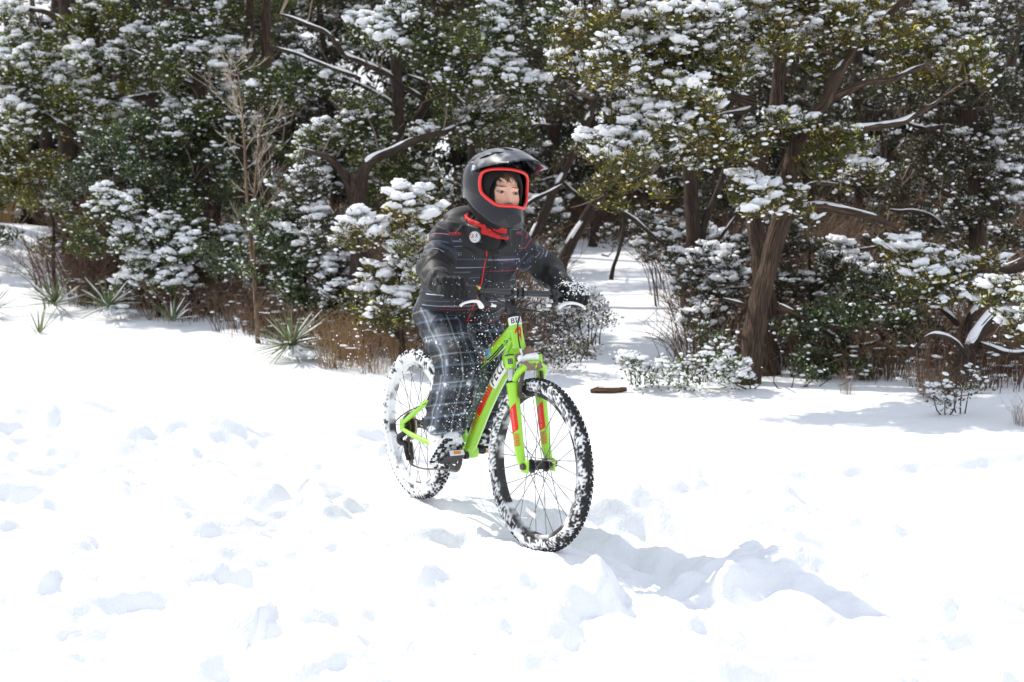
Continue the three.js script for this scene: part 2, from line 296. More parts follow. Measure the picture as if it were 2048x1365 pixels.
// snow lying along the upper side of a limb
function limbSnow(pts, radii, keep = 0.1) {
  const c = curve(pts), L = c.getLength(), n = Math.max(6, Math.round(L / 0.035)), out = []; let run = [], rad = [];
  const flush = () => { if (run.length > 3) { rad = rad.map((r, i) => r * Math.min(1, 0.25 + Math.min(i, rad.length - 1 - i) * 0.3)); out.push(limb(run, rad, { sides: 7, step: 0.03, flat: 0.75, wob: 0.25 })); } run = []; rad = []; };
  for (let i = 0; i <= n; i++) {
    const t = i / n, p = c.getPoint(t), T = c.getTangent(t), f = t * (radii.length - 1), k = Math.min(radii.length - 2, Math.floor(f)), r = mix(radii[k], radii[k + 1], f - k);
    if (Math.abs(T.y) < 0.95 && N3(p.x * 5, p.y * 5, p.z * 5) > 0.12 - keep * 0.5) { run.push(V(p.x, p.y + r * 0.62 + 0.004, p.z)); rad.push(Math.max(0.008, r * 0.78) * (1 + 0.75 * N3(p.x * 12, 3, p.z * 12))); } else flush();
  }
  flush(); return out;
}
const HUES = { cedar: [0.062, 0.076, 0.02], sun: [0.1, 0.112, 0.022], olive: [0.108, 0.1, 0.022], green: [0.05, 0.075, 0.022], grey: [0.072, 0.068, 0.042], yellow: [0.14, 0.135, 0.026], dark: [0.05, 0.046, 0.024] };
// real limbs are crooked
function crook(pts, amp) {
  const c = curve(pts), n = Math.max(pts.length, Math.round(c.getLength() / 0.09)), out = [];
  for (let i = 0; i <= n; i++) { const p = c.getPoint(i / n), k = i === 0 || i === n ? 0.3 : 1; out.push(V(p.x + k * amp * 1.6 * N3(p.x * 5, p.y * 5, p.z * 5 + 3), p.y + k * amp * 1.3 * N3(p.x * 5 + 9, p.y * 5, p.z * 5), p.z + k * amp * N3(p.x * 5, p.y * 5 + 7, p.z * 5))); }
  return out;
}
function plant(o) {
  const base = o.base.clone(), g = thing(o.name, o.label, o.category, base, o.group), d0 = o.d, rel = (px, py, d) => at(px, py, d ?? d0).sub(base);
  const spots = [], wood = [], snow = [];
  for (const l of o.limbs ?? []) {
    const r = l.w.map((w) => w * 0.5 * (l.p[0][2] ?? d0) / FOC), pts = crook(l.p.map(([x, y, d]) => rel(x, y, d)), (r[0] + r[r.length - 1]) * 0.1 + (r[0] > 0.03 ? 0.004 : 0.014));
    wood.push(limb(pts, r, { sides: r[0] > 0.03 ? 12 : 7, step: 0.05, wob: 0.38 }));
    if (l.snow !== 0) snow.push(...limbSnow(pts, r, l.snow ?? 0.1));
    const c = curve(pts); for (let i = 0; i <= 12; i++) spots.push(c.getPoint(i / 12));
  }
  const trunk = wood.length ? part(g, 'trunk', join(wood), o.bark ?? darkBark) : null;
  const tufts = [[], []], cols = [[], []], caps = [[], [], []], specks = [], twigs = [], hue = HUES[o.hue ?? 'cedar'], kind = o.leaf ?? 'cedar', S = o.snow ?? 0.5, K = o.size ?? 1;
  for (const [px, py, rx, ry, dd, dens] of o.blobs ?? []) {
    const laden = rr(0.55, 1.2);
    const d = dd ?? d0, c = rel(px, py, d), ax = rx * d / FOC, ay = ry * d / FOC, az = o.thick ?? Math.max(0.25, Math.min(ax, ay * 1.6)), n = Math.round(Math.PI * ax * ay * (o.dens ?? 34) * (dens ?? 1) / (K * K)) + 1;
    for (let i = 0; i < n; i++) {
      const u = V(gauss(), gauss(), gauss()).normalize().multiplyScalar(Math.cbrt(rnd())); if (u.z < -0.5 && rnd() < 0.3) u.z *= -1;
      const p = V(c.x + u.x * ax, c.y + u.y * ay, c.z + u.z * az), R = K * rr(0.08, 0.17); if (p.y + base.y < ground(p.x + base.x, p.z + base.z) + 0.06) continue;
      const lean = rr(-0.5, 0.5), ld = rnd() * 6.28, nc = Math.max(4, Math.round(15 * R * R / (0.0169 * K * K))), sn = clamp(S * laden + 0.95 * N3((p.x + base.x) * 1.9, (p.y + base.y) * 2.3, (p.z + base.z) * 1.9) + rr(-0.25, 0.25), 0, 1), shade = rr(0.75, 1.3);
      for (let j = 0; j < nc; j++) {
        const q = Math.sqrt((j + 0.5) / nc), a = j * 2.4 + rnd(), dx = Math.cos(a) * q * R, dz = Math.sin(a) * q * R, y = R * (j % 3 === 2 ? -rr(0.1, 0.8) * (1 - 0.5 * q) : 0.75 * (1 - q * q) - 0.2) + lean * (dx * Math.cos(ld) + dz * Math.sin(ld)) + rr(-0.2, 0.2) * R;
        const w = V(p.x + dx, p.y + y, p.z + dz), k = j & 1 && TUFTS[kind].length > 1 ? 1 : 0, s = K * rr(0.65, 1.15);
        tufts[k].push(place(w, quat(rnd() * 6.28, q * 0.7 + rr(-0.2, 0.3), a + 1.57), s)); const v = shade * rr(0.75, 1.25); cols[k].push(lin(hue[0] * v * rr(0.85, 1.2), hue[1] * v, hue[2] * v));
        if (j % 3 !== 2 && rnd() < 0.04 + 0.9 * sn) { for (let m = 0; m < (sn > 0.55 ? 2 : 1); m++) { const r = K * mix(0.011, 0.038, Math.pow(sn, 1.5)) * rr(0.6, 1.25); caps[(rnd() * 3) | 0].push(place(V(w.x + m * rr(-0.04, 0.04), w.y + s * 0.045, w.z + m * rr(-0.04, 0.04)), quat(rnd() * 6.28, q * 0.5, a + 1.57), V(r * rr(0.8, 1.5), r * rr(0.7, 1.2), r * rr(0.8, 1.3)))); } }
        for (let m = 0; m < 3; m++) if (rnd() < 0.06 + 0.8 * sn) { const r = rr(0.004, 0.014); specks.push(place(V(w.x + rr(-0.07, 0.07), w.y + rr(-0.05, 0.07), w.z + rr(-0.07, 0.07)), quat(rnd() * 6, rr(-0.4, 0.4), rnd() * 6), V(r * rr(0.8, 2), r * 0.7, r * 1.2))); }
      }
      if (rnd() < sn * sn * 0.4) { const r = R * rr(0.25, 0.5); caps[(rnd() * 3) | 0].push(place(V(p.x, p.y + R * 0.55, p.z), quat(rnd() * 6.28, lean * 0.6, ld + 1.57), V(r * rr(0.8, 1.3), r * rr(0.5, 0.9), r))); }
      // the twig that carries it
      let best = null, bd = 1.1; for (const s of spots) { const q = s.distanceTo(p); if (q < bd) { bd = q; best = s; } }
      const from = best ?? V(p.x * 0.7 + c.x * 0.3 + rr(-0.15, 0.15), p.y - rr(0.08, 0.3), p.z * 0.6 + c.z * 0.4), m = from.clone().lerp(p, 0.5).add(V(rr(-0.07, 0.07), rr(-0.1, 0.05), rr(-0.07, 0.07)));
      if (rnd() < (kind === 'weed' ? 0.4 : 0.85)) twigs.push(limb([from, m, p], [0.008 * K, 0.006 * K, 0.003], { sides: 3, step: 0.12, cap: false }));
      for (let m = 0; m < 2; m++) if (rnd() < (kind === 'weed' ? 0.15 : 0.7)) { const e = p.clone().add(V(rr(-1, 1), rr(-0.6, 0.7), rr(-1, 1)).normalize().multiplyScalar(rr(0.1, 0.3))); twigs.push(limb([p, p.clone().lerp(e, 0.5).add(V(rr(-0.03, 0.03), rr(-0.03, 0.03), 0)), e], [0.004, 0.003, 0.0015], { sides: 3, step: 0.1, cap: false })); }
    }
  }
  if (twigs.length) part(g, 'branches', join(twigs), o.twig ?? twigMat, { kind: 'stuff' });
  const mat = kind === 'cedar' ? leafMat : waxMat;
  TUFTS[kind].forEach((t, k) => copies(g, 'foliage', t, mat, tufts[k], cols[k], { kind: 'stuff' }));
  LUMPS.forEach((t, k) => copies(g, 'snow_cover', t, capMat, caps[k], null, { kind: 'stuff' }));
  copies(g, 'snow_cover', SPECK, capMat, specks, null, { kind: 'stuff' });
  if (snow.length) part(g, 'snow_cover', join(snow), capMat, { kind: 'stuff' });
  return g;
}
const onGround = (px, d) => { const p = at(px, 700, d); p.y = ground(p.x, p.z); return p; };
const L_ = (p, w, snow) => ({ p, w, snow });

// the cedar with two crossing trunks on the right
plant({ name: 'cedar_tree', label: 'large snowy cedar with two crossing shaggy brown trunks right of the path', category: 'tree', base: gp(1520, 770), d: 9.5, bark: barkMat, hue: 'olive', snow: 0.7, dens: 36,
  limbs: [L_([[1497, 790], [1506, 690], [1530, 560], [1563, 446], [1578, 360], [1592, 280]], [48, 42, 39, 38, 32, 26], 0), L_([[1545, 785, 9.75], [1542, 740, 9.75], [1532, 600, 9.75], [1512, 446, 9.75], [1520, 330, 9.7], [1556, 200, 9.7], [1562, 60, 9.7], [1566, -120, 9.7]], [44, 38, 35, 35, 30, 26, 20, 12], 0),
    L_([[1540, 268], [1590, 250], [1623, 236], [1646, 213], [1669, 153], [1693, 125], [1720, 79], [1762, 42], [1820, -10]], [14, 18, 26, 26, 24, 20, 18, 16, 12], 0.4), L_([[1563, 380], [1578, 330], [1592, 296], [1640, 220]], [26, 20, 22, 22], 0.3),
    L_([[1562, 440], [1600, 422], [1640, 414], [1700, 424], [1765, 440], [1798, 468], [1815, 492], [1860, 496]], [24, 20, 17, 15, 13, 11, 9, 5], 1), L_([[1507, 204, 9.6], [1424, 171, 9.4], [1378, 143, 9.3], [1322, 123, 9.2]], [20, 17, 13, 9], 1), L_([[1510, 215, 9.6], [1461, 227, 9.4], [1405, 231, 9.3], [1387, 215, 9.3], [1364, 213, 9.2]], [14, 12, 11, 9, 6], 1),
    L_([[1665, 194], [1716, 171], [1795, 155], [1850, 130]], [18, 14, 10, 6], 1), L_([[1640, 280], [1683, 266], [1748, 252], [1822, 236], [1859, 213], [1887, 190]], [12, 14, 13, 11, 8, 5], 1), L_([[1575, 405], [1623, 372], [1683, 370], [1748, 356]], [10, 9, 7, 5], 0.6), L_([[1693, 125], [1650, 105], [1610, 90]], [10, 8, 5], 0.6),
    L_([[1558, 613], [1609, 636], [1655, 650], [1715, 655]], [14, 12, 9, 6], 1), L_([[1493, 613], [1445, 599]], [9, 5], 1), L_([[1320, 330, 9.3], [1400, 300, 9.4], [1510, 330, 9.6]], [5, 8, 12], 1)],
  blobs: [[1260, 60, 150, 75, 9.2], [1190, 130, 100, 55, 9.1], [1420, 90, 150, 85, 9.3], [1290, 205, 130, 65, 9.1], [1300, 290, 120, 60, 9.1], [1250, 365, 85, 50, 9], [1440, 275, 130, 48, 9.2], [1600, 262, 95, 34, 9.3], [1530, 400, 60, 34, 9.3], [1570, 60, 150, 80, 9.6], [1690, 325, 90, 40, 9.4], [1760, 70, 130, 70, 9.7], [1880, 130, 90, 60, 9.6], [1820, 512, 55, 26, 9.3], [1905, 556, 95, 26, 9.2], [1840, 545, 60, 26, 9.3], [1400, -70, 300, 90, 9.6, 0.5], [1700, -80, 300, 90, 9.8, 0.5]] });
// the tree with a forked dark trunk left of the rider
plant({ name: 'cedar_tree', label: 'snowy cedar with forked dark trunk behind the snow-laden bush left of the rider', category: 'tree', base: onGround(716, 12), d: 12, hue: 'cedar', snow: 0.72, dens: 36,
  limbs: [L_([[718, 690, 11.3], [717, 560, 11.3], [713, 420, 11.3], [718, 345, 11.3]], [44, 38, 36, 36], 0), L_([[718, 365, 11.3], [745, 322, 11.25], [800, 295, 11.2], [835, 280, 11.2], [900, 258, 11.4], [960, 225, 11.8]], [26, 19, 17, 14, 10, 5], 0.8), L_([[712, 420, 11.3], [692, 360, 11.3], [655, 315, 11.3], [610, 300, 11.4]], [24, 18, 12, 8], 0.5), L_([[800, 297], [835, 240], [868, 160], [850, 60], [840, -60]], [16, 16, 15, 12, 8], 0.3), L_([[850, 200], [760, 140], [690, 110], [640, 60], [560, 30]], [10, 12, 11, 9, 6], 1), L_([[735, 330], [760, 290], [700, 240], [660, 200]], [12, 9, 7, 5], 1), L_([[868, 160], [940, 130], [1020, 110]], [12, 9, 6], 1), L_([[720, 160], [620, 118], [540, 92]], [9, 8, 6], 1)],
  blobs: [[780, 60, 85, 50, 11.6], [850, 45, 90, 45, 11.6], [700, 215, 65, 35, 11.6], [640, 290, 75, 38, 11.5], [725, 260, 65, 32, 11.6], [885, 130, 80, 45, 11.6], [960, 80, 90, 40, 11.4], [940, 165, 80, 50, 11.4], [1040, 55, 100, 45, 11.4], [1030, 185, 80, 45, 11.5], [875, 270, 85, 36, 11.6], [780, 320, 60, 30, 11.6], [825, 375, 75, 36, 11.8], [970, 265, 90, 50, 11.8], [620, 372, 45, 28, 11.6], [800, -70, 260, 70, 12, 0.5], [1050, -60, 150, 70, 12, 0.6]] });
plant({ name: 'cedar_bush', label: 'low bush under thick pillows of snow between the forked tree and the rider', category: 'bush', base: onGround(800, 10.4), d: 10.4, hue: 'olive', snow: 1, dens: 44, size: 1.15,
  limbs: [L_([[805, 745], [800, 640], [810, 500], [815, 430]], [16, 14, 10, 6], 0), L_([[800, 680], [760, 600], [735, 500]], [10, 8, 5], 0), L_([[805, 650], [850, 570], [865, 520]], [10, 8, 5], 0)],
  blobs: [[812, 425, 50, 34], [742, 485, 50, 36], [830, 480, 60, 45, 10.2], [790, 550, 75, 45], [862, 560, 50, 55], [775, 625, 60, 36, 10.3], [845, 630, 60, 40]] });
// the thicket on the left
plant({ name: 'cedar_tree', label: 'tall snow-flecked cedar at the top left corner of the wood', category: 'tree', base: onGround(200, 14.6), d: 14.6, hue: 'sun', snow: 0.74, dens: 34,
  limbs: [L_([[220, 700], [215, 500], [200, 300], [190, 100], [180, -60]], [40, 36, 30, 24, 12], 0), L_([[200, 330], [120, 250], [40, 210], [-40, 190]], [18, 14, 10, 6], 1), L_([[195, 220], [300, 190], [420, 200]], [16, 12, 6], 1), L_([[190, 90], [100, 30], [0, 10]], [14, 10, 6], 1)],
  blobs: [[30, 130, 90, 70], [110, 130, 120, 60], [110, 215, 140, 60], [240, 130, 110, 60], [260, 215, 110, 60], [30, 270, 80, 50], [200, 30, 90, 45], [10, 20, 60, 50, null, 0.5], [260, -120, 230, 70, null, 0.7], [200, -240, 200, 70, null, 0.6]] });
plant({ name: 'cedar_tree', label: 'broad snowy cedar behind the bare sapling, hanging low over green shrubs', category: 'tree', base: onGround(400, 13.7), d: 13.7, hue: 'cedar', snow: 0.66, dens: 36,
  limbs: [L_([[410, 690], [405, 480], [400, 260], [390, 60], [385, -60]], [36, 32, 26, 20, 10], 0), L_([[400, 300], [470, 250], [550, 240]], [14, 11, 6], 1), L_([[395, 180], [320, 130], [260, 100]], [14, 10, 6], 1)],
  blobs: [[400, 80, 95, 60], [370, 160, 110, 55], [440, 200, 90, 50], [540, 190, 70, 45, 13.2], [400, 20, 90, 45], [470, 270, 90, 50], [330, 260, 90, 50], [600, 170, 60, 36, 13], [430, -110, 200, 80, null, 0.7], [430, -240, 180, 80, null, 0.6]] });
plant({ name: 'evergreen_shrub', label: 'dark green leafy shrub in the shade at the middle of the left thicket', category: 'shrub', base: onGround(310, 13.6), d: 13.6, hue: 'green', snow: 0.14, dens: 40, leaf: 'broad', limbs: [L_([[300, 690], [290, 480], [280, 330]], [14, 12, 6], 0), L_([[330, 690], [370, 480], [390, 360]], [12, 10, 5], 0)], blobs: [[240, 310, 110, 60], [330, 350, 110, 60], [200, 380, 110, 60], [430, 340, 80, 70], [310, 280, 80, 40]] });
plant({ name: 'evergreen_shrub', label: 'low snow-topped shrub on the left with snow lying in white ridges on its boughs', category: 'shrub', base: onGround(320, 13.1), d: 13.1, hue: 'cedar', snow: 0.85, dens: 40, limbs: [L_([[320, 680], [310, 560], [280, 440]], [12, 10, 5], 0), L_([[330, 680], [390, 560], [420, 470]], [12, 10, 5], 0)], blobs: [[240, 410, 80, 30], [360, 440, 90, 40], [300, 500, 100, 40], [420, 500, 80, 40], [210, 480, 80, 40, null, 0.7], [340, 560, 120, 40, null, 0.6]] });
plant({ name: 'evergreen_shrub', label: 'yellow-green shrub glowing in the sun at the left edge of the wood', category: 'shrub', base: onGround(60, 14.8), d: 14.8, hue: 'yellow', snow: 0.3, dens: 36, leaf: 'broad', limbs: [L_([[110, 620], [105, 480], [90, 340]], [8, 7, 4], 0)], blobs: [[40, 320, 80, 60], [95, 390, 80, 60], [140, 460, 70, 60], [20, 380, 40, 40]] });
plant({ name: 'evergreen_shrub', label: 'leafy dark shrub dotted with snow just right of the bare sapling', category: 'shrub', base: onGround(600, 11.6), d: 11.6, hue: 'green', snow: 0.42, dens: 40, leaf: 'broad', limbs: [L_([[600, 700], [610, 580], [600, 470]], [10, 9, 5], 0), L_([[600, 700], [650, 600], [660, 540]], [10, 8, 5], 0)], blobs: [[560, 460, 75, 60], [600, 500, 65, 60], [560, 570, 80, 50], [640, 600, 80, 45], [480, 500, 60, 60, 12.4]] });
plant({ name: 'evergreen_shrub', label: 'half-snowed shrub below the forked tree, right of the dotted dark shrub', category: 'shrub', base: onGround(690, 11.4), d: 11.4, hue: 'grey', snow: 0.75, dens: 40, limbs: [L_([[690, 700], [680, 560], [670, 440]], [10, 8, 5], 0)], blobs: [[600, 370, 50, 30, 11.2], [690, 565, 45, 50], [640, 460, 36, 46], [690, 640, 60, 36]] });

// trunks deeper in, behind the rider and beside the path
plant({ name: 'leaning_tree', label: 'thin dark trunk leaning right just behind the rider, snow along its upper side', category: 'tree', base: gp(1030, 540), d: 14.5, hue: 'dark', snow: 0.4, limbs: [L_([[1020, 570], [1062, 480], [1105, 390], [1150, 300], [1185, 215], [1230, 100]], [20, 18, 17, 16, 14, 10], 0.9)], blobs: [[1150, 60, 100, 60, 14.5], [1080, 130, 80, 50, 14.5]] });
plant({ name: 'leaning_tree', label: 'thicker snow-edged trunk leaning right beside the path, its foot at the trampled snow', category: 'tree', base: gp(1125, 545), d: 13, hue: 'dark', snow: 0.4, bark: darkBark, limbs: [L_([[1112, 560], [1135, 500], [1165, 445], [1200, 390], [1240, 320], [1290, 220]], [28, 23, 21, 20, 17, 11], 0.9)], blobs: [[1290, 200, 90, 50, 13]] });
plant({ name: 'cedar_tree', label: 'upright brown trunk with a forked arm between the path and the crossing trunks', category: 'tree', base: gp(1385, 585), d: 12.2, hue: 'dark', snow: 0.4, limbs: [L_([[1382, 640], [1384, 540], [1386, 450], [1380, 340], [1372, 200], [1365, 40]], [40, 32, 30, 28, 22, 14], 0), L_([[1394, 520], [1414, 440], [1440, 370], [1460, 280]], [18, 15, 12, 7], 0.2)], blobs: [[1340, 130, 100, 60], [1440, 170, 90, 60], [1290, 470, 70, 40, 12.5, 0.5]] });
plant({ name: 'dead_branch', label: 'dead branch bent like an elbow with snow on it, standing beside the path', category: 'branch', base: gp(1225, 560), d: 12.2, limbs: [L_([[1226, 418], [1250, 430], [1275, 442], [1300, 466], [1328, 490]], [9, 9, 8, 8, 6], 1), L_([[1222, 560], [1236, 510], [1246, 450], [1250, 430]], [9, 8, 8, 7], 0)] });
plant({ name: 'dead_branch', label: 'thin dead branch slanting up left of the crossing trunks, white with snow', category: 'branch', base: gp(1420, 560), d: 11, limbs: [L_([[1415, 540], [1430, 495], [1452, 462], [1478, 425]], [8, 8, 7, 5], 1)] });
plant({ name: 'dead_branch', label: 'slim snowy branch crossing low behind the rider\'s shoulder', category: 'branch', base: gp(1040, 560), d: 14, limbs: [L_([[1030, 430], [1065, 400], [1100, 385], [1125, 370]], [9, 8, 7, 5], 1)] });

// behind and right of the crossing trunks
plant({ name: 'cedar_tree', label: 'grey-green cedar filling the upper right corner, thinly powdered with snow', category: 'tree', base: onGround(1960, 10.6), d: 10.6, hue: 'grey', snow: 0.42, dens: 36,
  limbs: [L_([[1970, 800], [1960, 560], [1950, 300], [1930, 60], [1920, -60]], [44, 38, 32, 24, 12], 0), L_([[1955, 330], [1860, 260], [1800, 240]], [14, 10, 6], 1), L_([[1955, 420], [1880, 380], [1820, 330]], [12, 9, 5], 0.6), L_([[1960, 560], [1880, 500], [1800, 490], [1720, 500]], [14, 11, 8, 5], 0.8), L_([[1940, 540], [1860, 430], [1780, 420]], [10, 8, 5], 0.8)],
  blobs: [[1960, 60, 130, 80], [1880, 180, 110, 60], [1990, 210, 100, 70], [1920, 310, 120, 60], [2010, 330, 80, 60], [1800, 340, 90, 50, 11], [1990, 420, 90, 50], [1830, 430, 100, 45, 11, 0.6], [1790, 30, 100, 60, 11], [1950, -70, 150, 60, null, 0.5]] });
plant({ name: 'leaning_tree', label: 'dark trunk bent to the right over snowy deadfall near the right edge', category: 'tree', base: gp(1905, 770), d: 9, bark: darkBark, hue: 'dark', snow: 0.5,
  limbs: [L_([[1895, 790], [1925, 725], [1960, 665], [2000, 620], [2080, 580]], [34, 31, 28, 26, 22], 0.5), L_([[1930, 700, 9.3], [1945, 640, 9.3], [1985, 595, 9.3], [2060, 560, 9.3]], [18, 17, 15, 12], 0.6), L_([[1935, 715, 8.9], [1905, 680, 8.8], [1870, 670, 8.8], [1830, 690, 8.8], [1800, 730, 8.8]], [11, 10, 9, 7, 5], 0.7), L_([[1960, 690, 9], [2010, 705, 8.8], [2070, 700, 8.7]], [13, 11, 9], 0.7), L_([[1985, 500, 9.5], [2010, 540, 9.4], [2070, 520, 9.3]], [16, 20, 24], 0.6), L_([[1920, 650, 9.4], [1850, 600, 9.5], [1760, 610, 9.6]], [12, 9, 5], 0.8)], blobs: [] });
plant({ name: 'cedar_bush', label: 'snow-weighted bough poking in from the right edge above the deadfall', category: 'bush', base: onGround(2110, 7.9), d: 7.9, hue: 'olive', snow: 1, dens: 44, limbs: [L_([[2140, 850], [2110, 700], [2060, 620]], [12, 9, 5], 0)], blobs: [[2045, 600, 45, 36], [2030, 655, 45, 34], [2080, 640, 50, 60]] });
plant({ name: 'evergreen_shrub', label: 'grey shrub furred with snow left of the crossing trunks', category: 'shrub', base: gp(1420, 690), d: 10.4, hue: 'grey', snow: 0.9, dens: 40, size: 0.9, limbs: [L_([[1420, 740], [1425, 640], [1440, 540]], [8, 7, 4], 0)], blobs: [[1425, 545, 65, 36], [1440, 595, 60, 30], [1400, 640, 65, 40, 10.2, 0.6]] });
plant({ name: 'evergreen_shrub', label: 'snow-dusted shrub in the shade behind the crossing trunks', category: 'shrub', base: onGround(1620, 10.6), d: 10.6, hue: 'grey', snow: 0.75, dens: 36, limbs: [L_([[1620, 760], [1625, 620], [1620, 480]], [9, 8, 4], 0), L_([[1600, 700], [1680, 600], [1740, 560]], [8, 7, 4], 1)], blobs: [[1610, 490, 80, 40], [1660, 545, 80, 40], [1600, 560, 70, 40], [1740, 590, 80, 40, null, 0.7], [1600, 660, 80, 40, null, 0.6]] });
plant({ name: 'evergreen_shrub', label: 'tangled low shrub with green leaves between the crossing trunks and the deadfall', category: 'shrub', base: onGround(1720, 9.6), d: 9.6, hue: 'green', snow: 0.4, dens: 30, leaf: 'broad', limbs: [L_([[1700, 770], [1690, 690], [1640, 600]], [7, 6, 4], 0.4), L_([[1720, 770], [1760, 680], [1800, 620]], [7, 6, 4], 0.4), L_([[1640, 660], [1720, 690], [1800, 660]], [8, 7, 5], 1), L_([[1660, 620], [1700, 680], [1715, 760]], [6, 6, 6], 0.5)], blobs: [[1700, 670, 110, 40], [1620, 720, 70, 34], [1790, 660, 60, 50], [1700, 735, 110, 26], [1790, 590, 80, 36, 10, 0.6]] });
const weed = (label, px, py, d, blobs, hue = 'green', snow = 0.25) => plant({ name: 'leafy_weed', label, category: 'plant', base: onGround(px, d), d, hue, snow, dens: 38, leaf: 'weed', size: 0.7, thick: 0.25, limbs: blobs.flatMap(([x, y, rx, ry]) => [-0.6, 0, 0.6].map((k) => L_([[mix(px, x, 0.75) + k * 14, py], [mix(px, x + k * rx, 0.8), mix(py, y, 0.5)], [x + k * rx, y - ry * 0.6]], [3, 2.4, 1.6], 0))), blobs });
weed('sprawling leafy weed on the left bank of the path, right of the rider\'s hand', 1180, 690, 10.9, [[1175, 605, 40, 30], [1125, 640, 50, 34], [1195, 640, 20, 30]], 'grey', 0.3);
weed('small leafy sprigs on the snow right of the path, above the brown log', 1290, 770, 9.45, [[1290, 745, 45, 22], [1265, 735, 20, 24]]);
weed('bushy leafy weed at the right bank of the path, left of the crossing trunks', 1400, 765, 9.4, [[1415, 700, 45, 40], [1445, 730, 50, 34], [1380, 750, 35, 22], [1420, 620, 30, 36, 10.4]]);
weed('low leaves around the foot of the crossing trunks', 1560, 778, 9.3, [[1480, 765, 50, 18], [1590, 765, 70, 22], [1660, 770, 70, 18]]);
weed('dark leafy sprig beside the dry weeds near the right edge', 1895, 830, 8.35, [[1890, 800, 40, 28], [1930, 770, 30, 20]], 'dark');
weed('sparse stems with few leaves left of the path below the rider\'s left hand', 1130, 725, 10.1, [[1120, 700, 50, 26], [1160, 690, 40, 20]], 'grey', 0.1);

// trees farther in: a loose second row
const back = { name: 'woodland_tree', label: 'dim snow-dusted cedar standing deeper in the wood behind the front trees', category: 'tree', group: 'cedars deeper in the wood' };
for (let i = 0; i < 15; i++) {
  const px = -60 + i * 152 + rr(-40, 40), d = (px < 700 ? 17.5 : 16) + rr(-1, 4) + (px > 1000 && px < 1350 ? 2.5 : 0), top = px < 160 ? 70 : -60, y0 = px > 1060 && px < 1330 ? 400 : 600, bl = [];
  for (let k = 0; k < 9; k++) bl.push([px + gauss() * 130, mix(top, y0, (k + 0.5) / 9), rr(90, 150), rr(50, 80), d + rr(-0.8, 0.8)]);
  const b = onGround(px, d), fy = 690 - (b.y - at(px, 690, d).y) * FOC / d;
  plant({ ...back, base: b, d, hue: i % 3 ? 'dark' : 'cedar', snow: 0.42, dens: 12, size: 1.5, limbs: [L_([[px, fy + 10], [px + rr(-15, 15), 400], [px + rr(-30, 30), 150], [px + rr(-40, 40), -100]], [rr(14, 24), 17, 13, 8], 0), L_([[px, 330], [px + 80, 260], [px + 150, 250]], [10, 8, 5], 1), L_([[px, 230], [px - 80, 180], [px - 150, 150]], [10, 8, 5], 1), L_([[px, 420], [px - 70, 360], [px - 130, 370]], [9, 7, 4], 1)], blobs: bl });
}
for (const [px, py, d] of [[1375, 520, 13.5], [1450, 560, 12.5], [1640, 600, 12], [1800, 600, 11.5], [1980, 560, 11.5], [1740, 520, 13], [1900, 480, 13], [1380, 470, 17], [1450, 450, 16], [1560, 470, 15.5], [980, 430, 17]]) plant({ name: 'woodland_shrub', label: 'low dark shrub in the dim gap between the trunks deep in the wood', category: 'shrub', group: 'shrubs deep in the wood', base: onGround(px, d), d, hue: 'dark', snow: 0.35, dens: 22, size: 1.2, limbs: [], blobs: [[px, py, 80, 40], [px + 20, py - 50, 70, 35]] });
// the far wood, one mass
{
  const g = thing('distant_woodland', 'dark mass of far trees closing the view behind the wood', 'woodland', V(0, 0, 0)); g.userData.kind = 'stuff';
  const tu = [], co = [], ca = [], tr = [];
  for (let i = 0; i < 5200; i++) { const d = rr(21, 30), px = rr(-700, 2750), p = at(px, rr(px < 120 ? 120 : -120, px > 1050 && px < 1300 ? 440 : 540), d); if (p.y < ground(p.x, p.z)) continue; tu.push(place(p, quat(rnd() * 6, rr(-0.5, 0.5), rnd() * 6), rr(3, 5.5))); const v = rr(0.6, 1.2); co.push(lin(0.032 * v, 0.038 * v, 0.02 * v)); if (rnd() < 0.3) ca.push(place(p.add(V(0, 0.2, 0)), quat(rnd() * 6, 0, 0), V(rr(0.12, 0.3), rr(0.06, 0.12), rr(0.1, 0.2)))); }
  for (let i = 0; i < 70; i++) { const d = rr(18, 26), px = rr(-300, 2350), b = onGround(px, d), l = rr(-0.7, 0.7); tr.push(limb([b, b.clone().add(V(l * 0.4, 1.6, 0)), b.clone().add(V(l, 4, 0))], [rr(0.07, 0.14), 0.08, 0.05], { sides: 6, step: 0.5 })); }
  copies(g, 'foliage', TUFTS.cedar[0], leafMat, tu, co); copies(g, 'snow_cover', LUMPS[0], capMat, ca); part(g, 'trunks', join(tr), darkBark);
}
// bare brown trunks at the top left of the middle
plant({ name: 'bare_tree', label: 'straight brown trunk at the top edge above the bare sapling, left one of a pair', category: 'tree', base: onGround(515, 14), d: 14, bark: barkMat, limbs: [L_([[520, 620], [505, 300], [500, 60], [498, -90]], [22, 20, 18, 14], 0)], blobs: [] });
plant({ name: 'bare_tree', label: 'straight brown trunk at the top edge above the bare sapling, right one of a pair', category: 'tree', base: onGround(540, 14), d: 14, bark: barkMat, limbs: [L_([[540, 620], [532, 300], [533, 60], [535, -90]], [22, 20, 18, 14], 0)], blobs: [] });

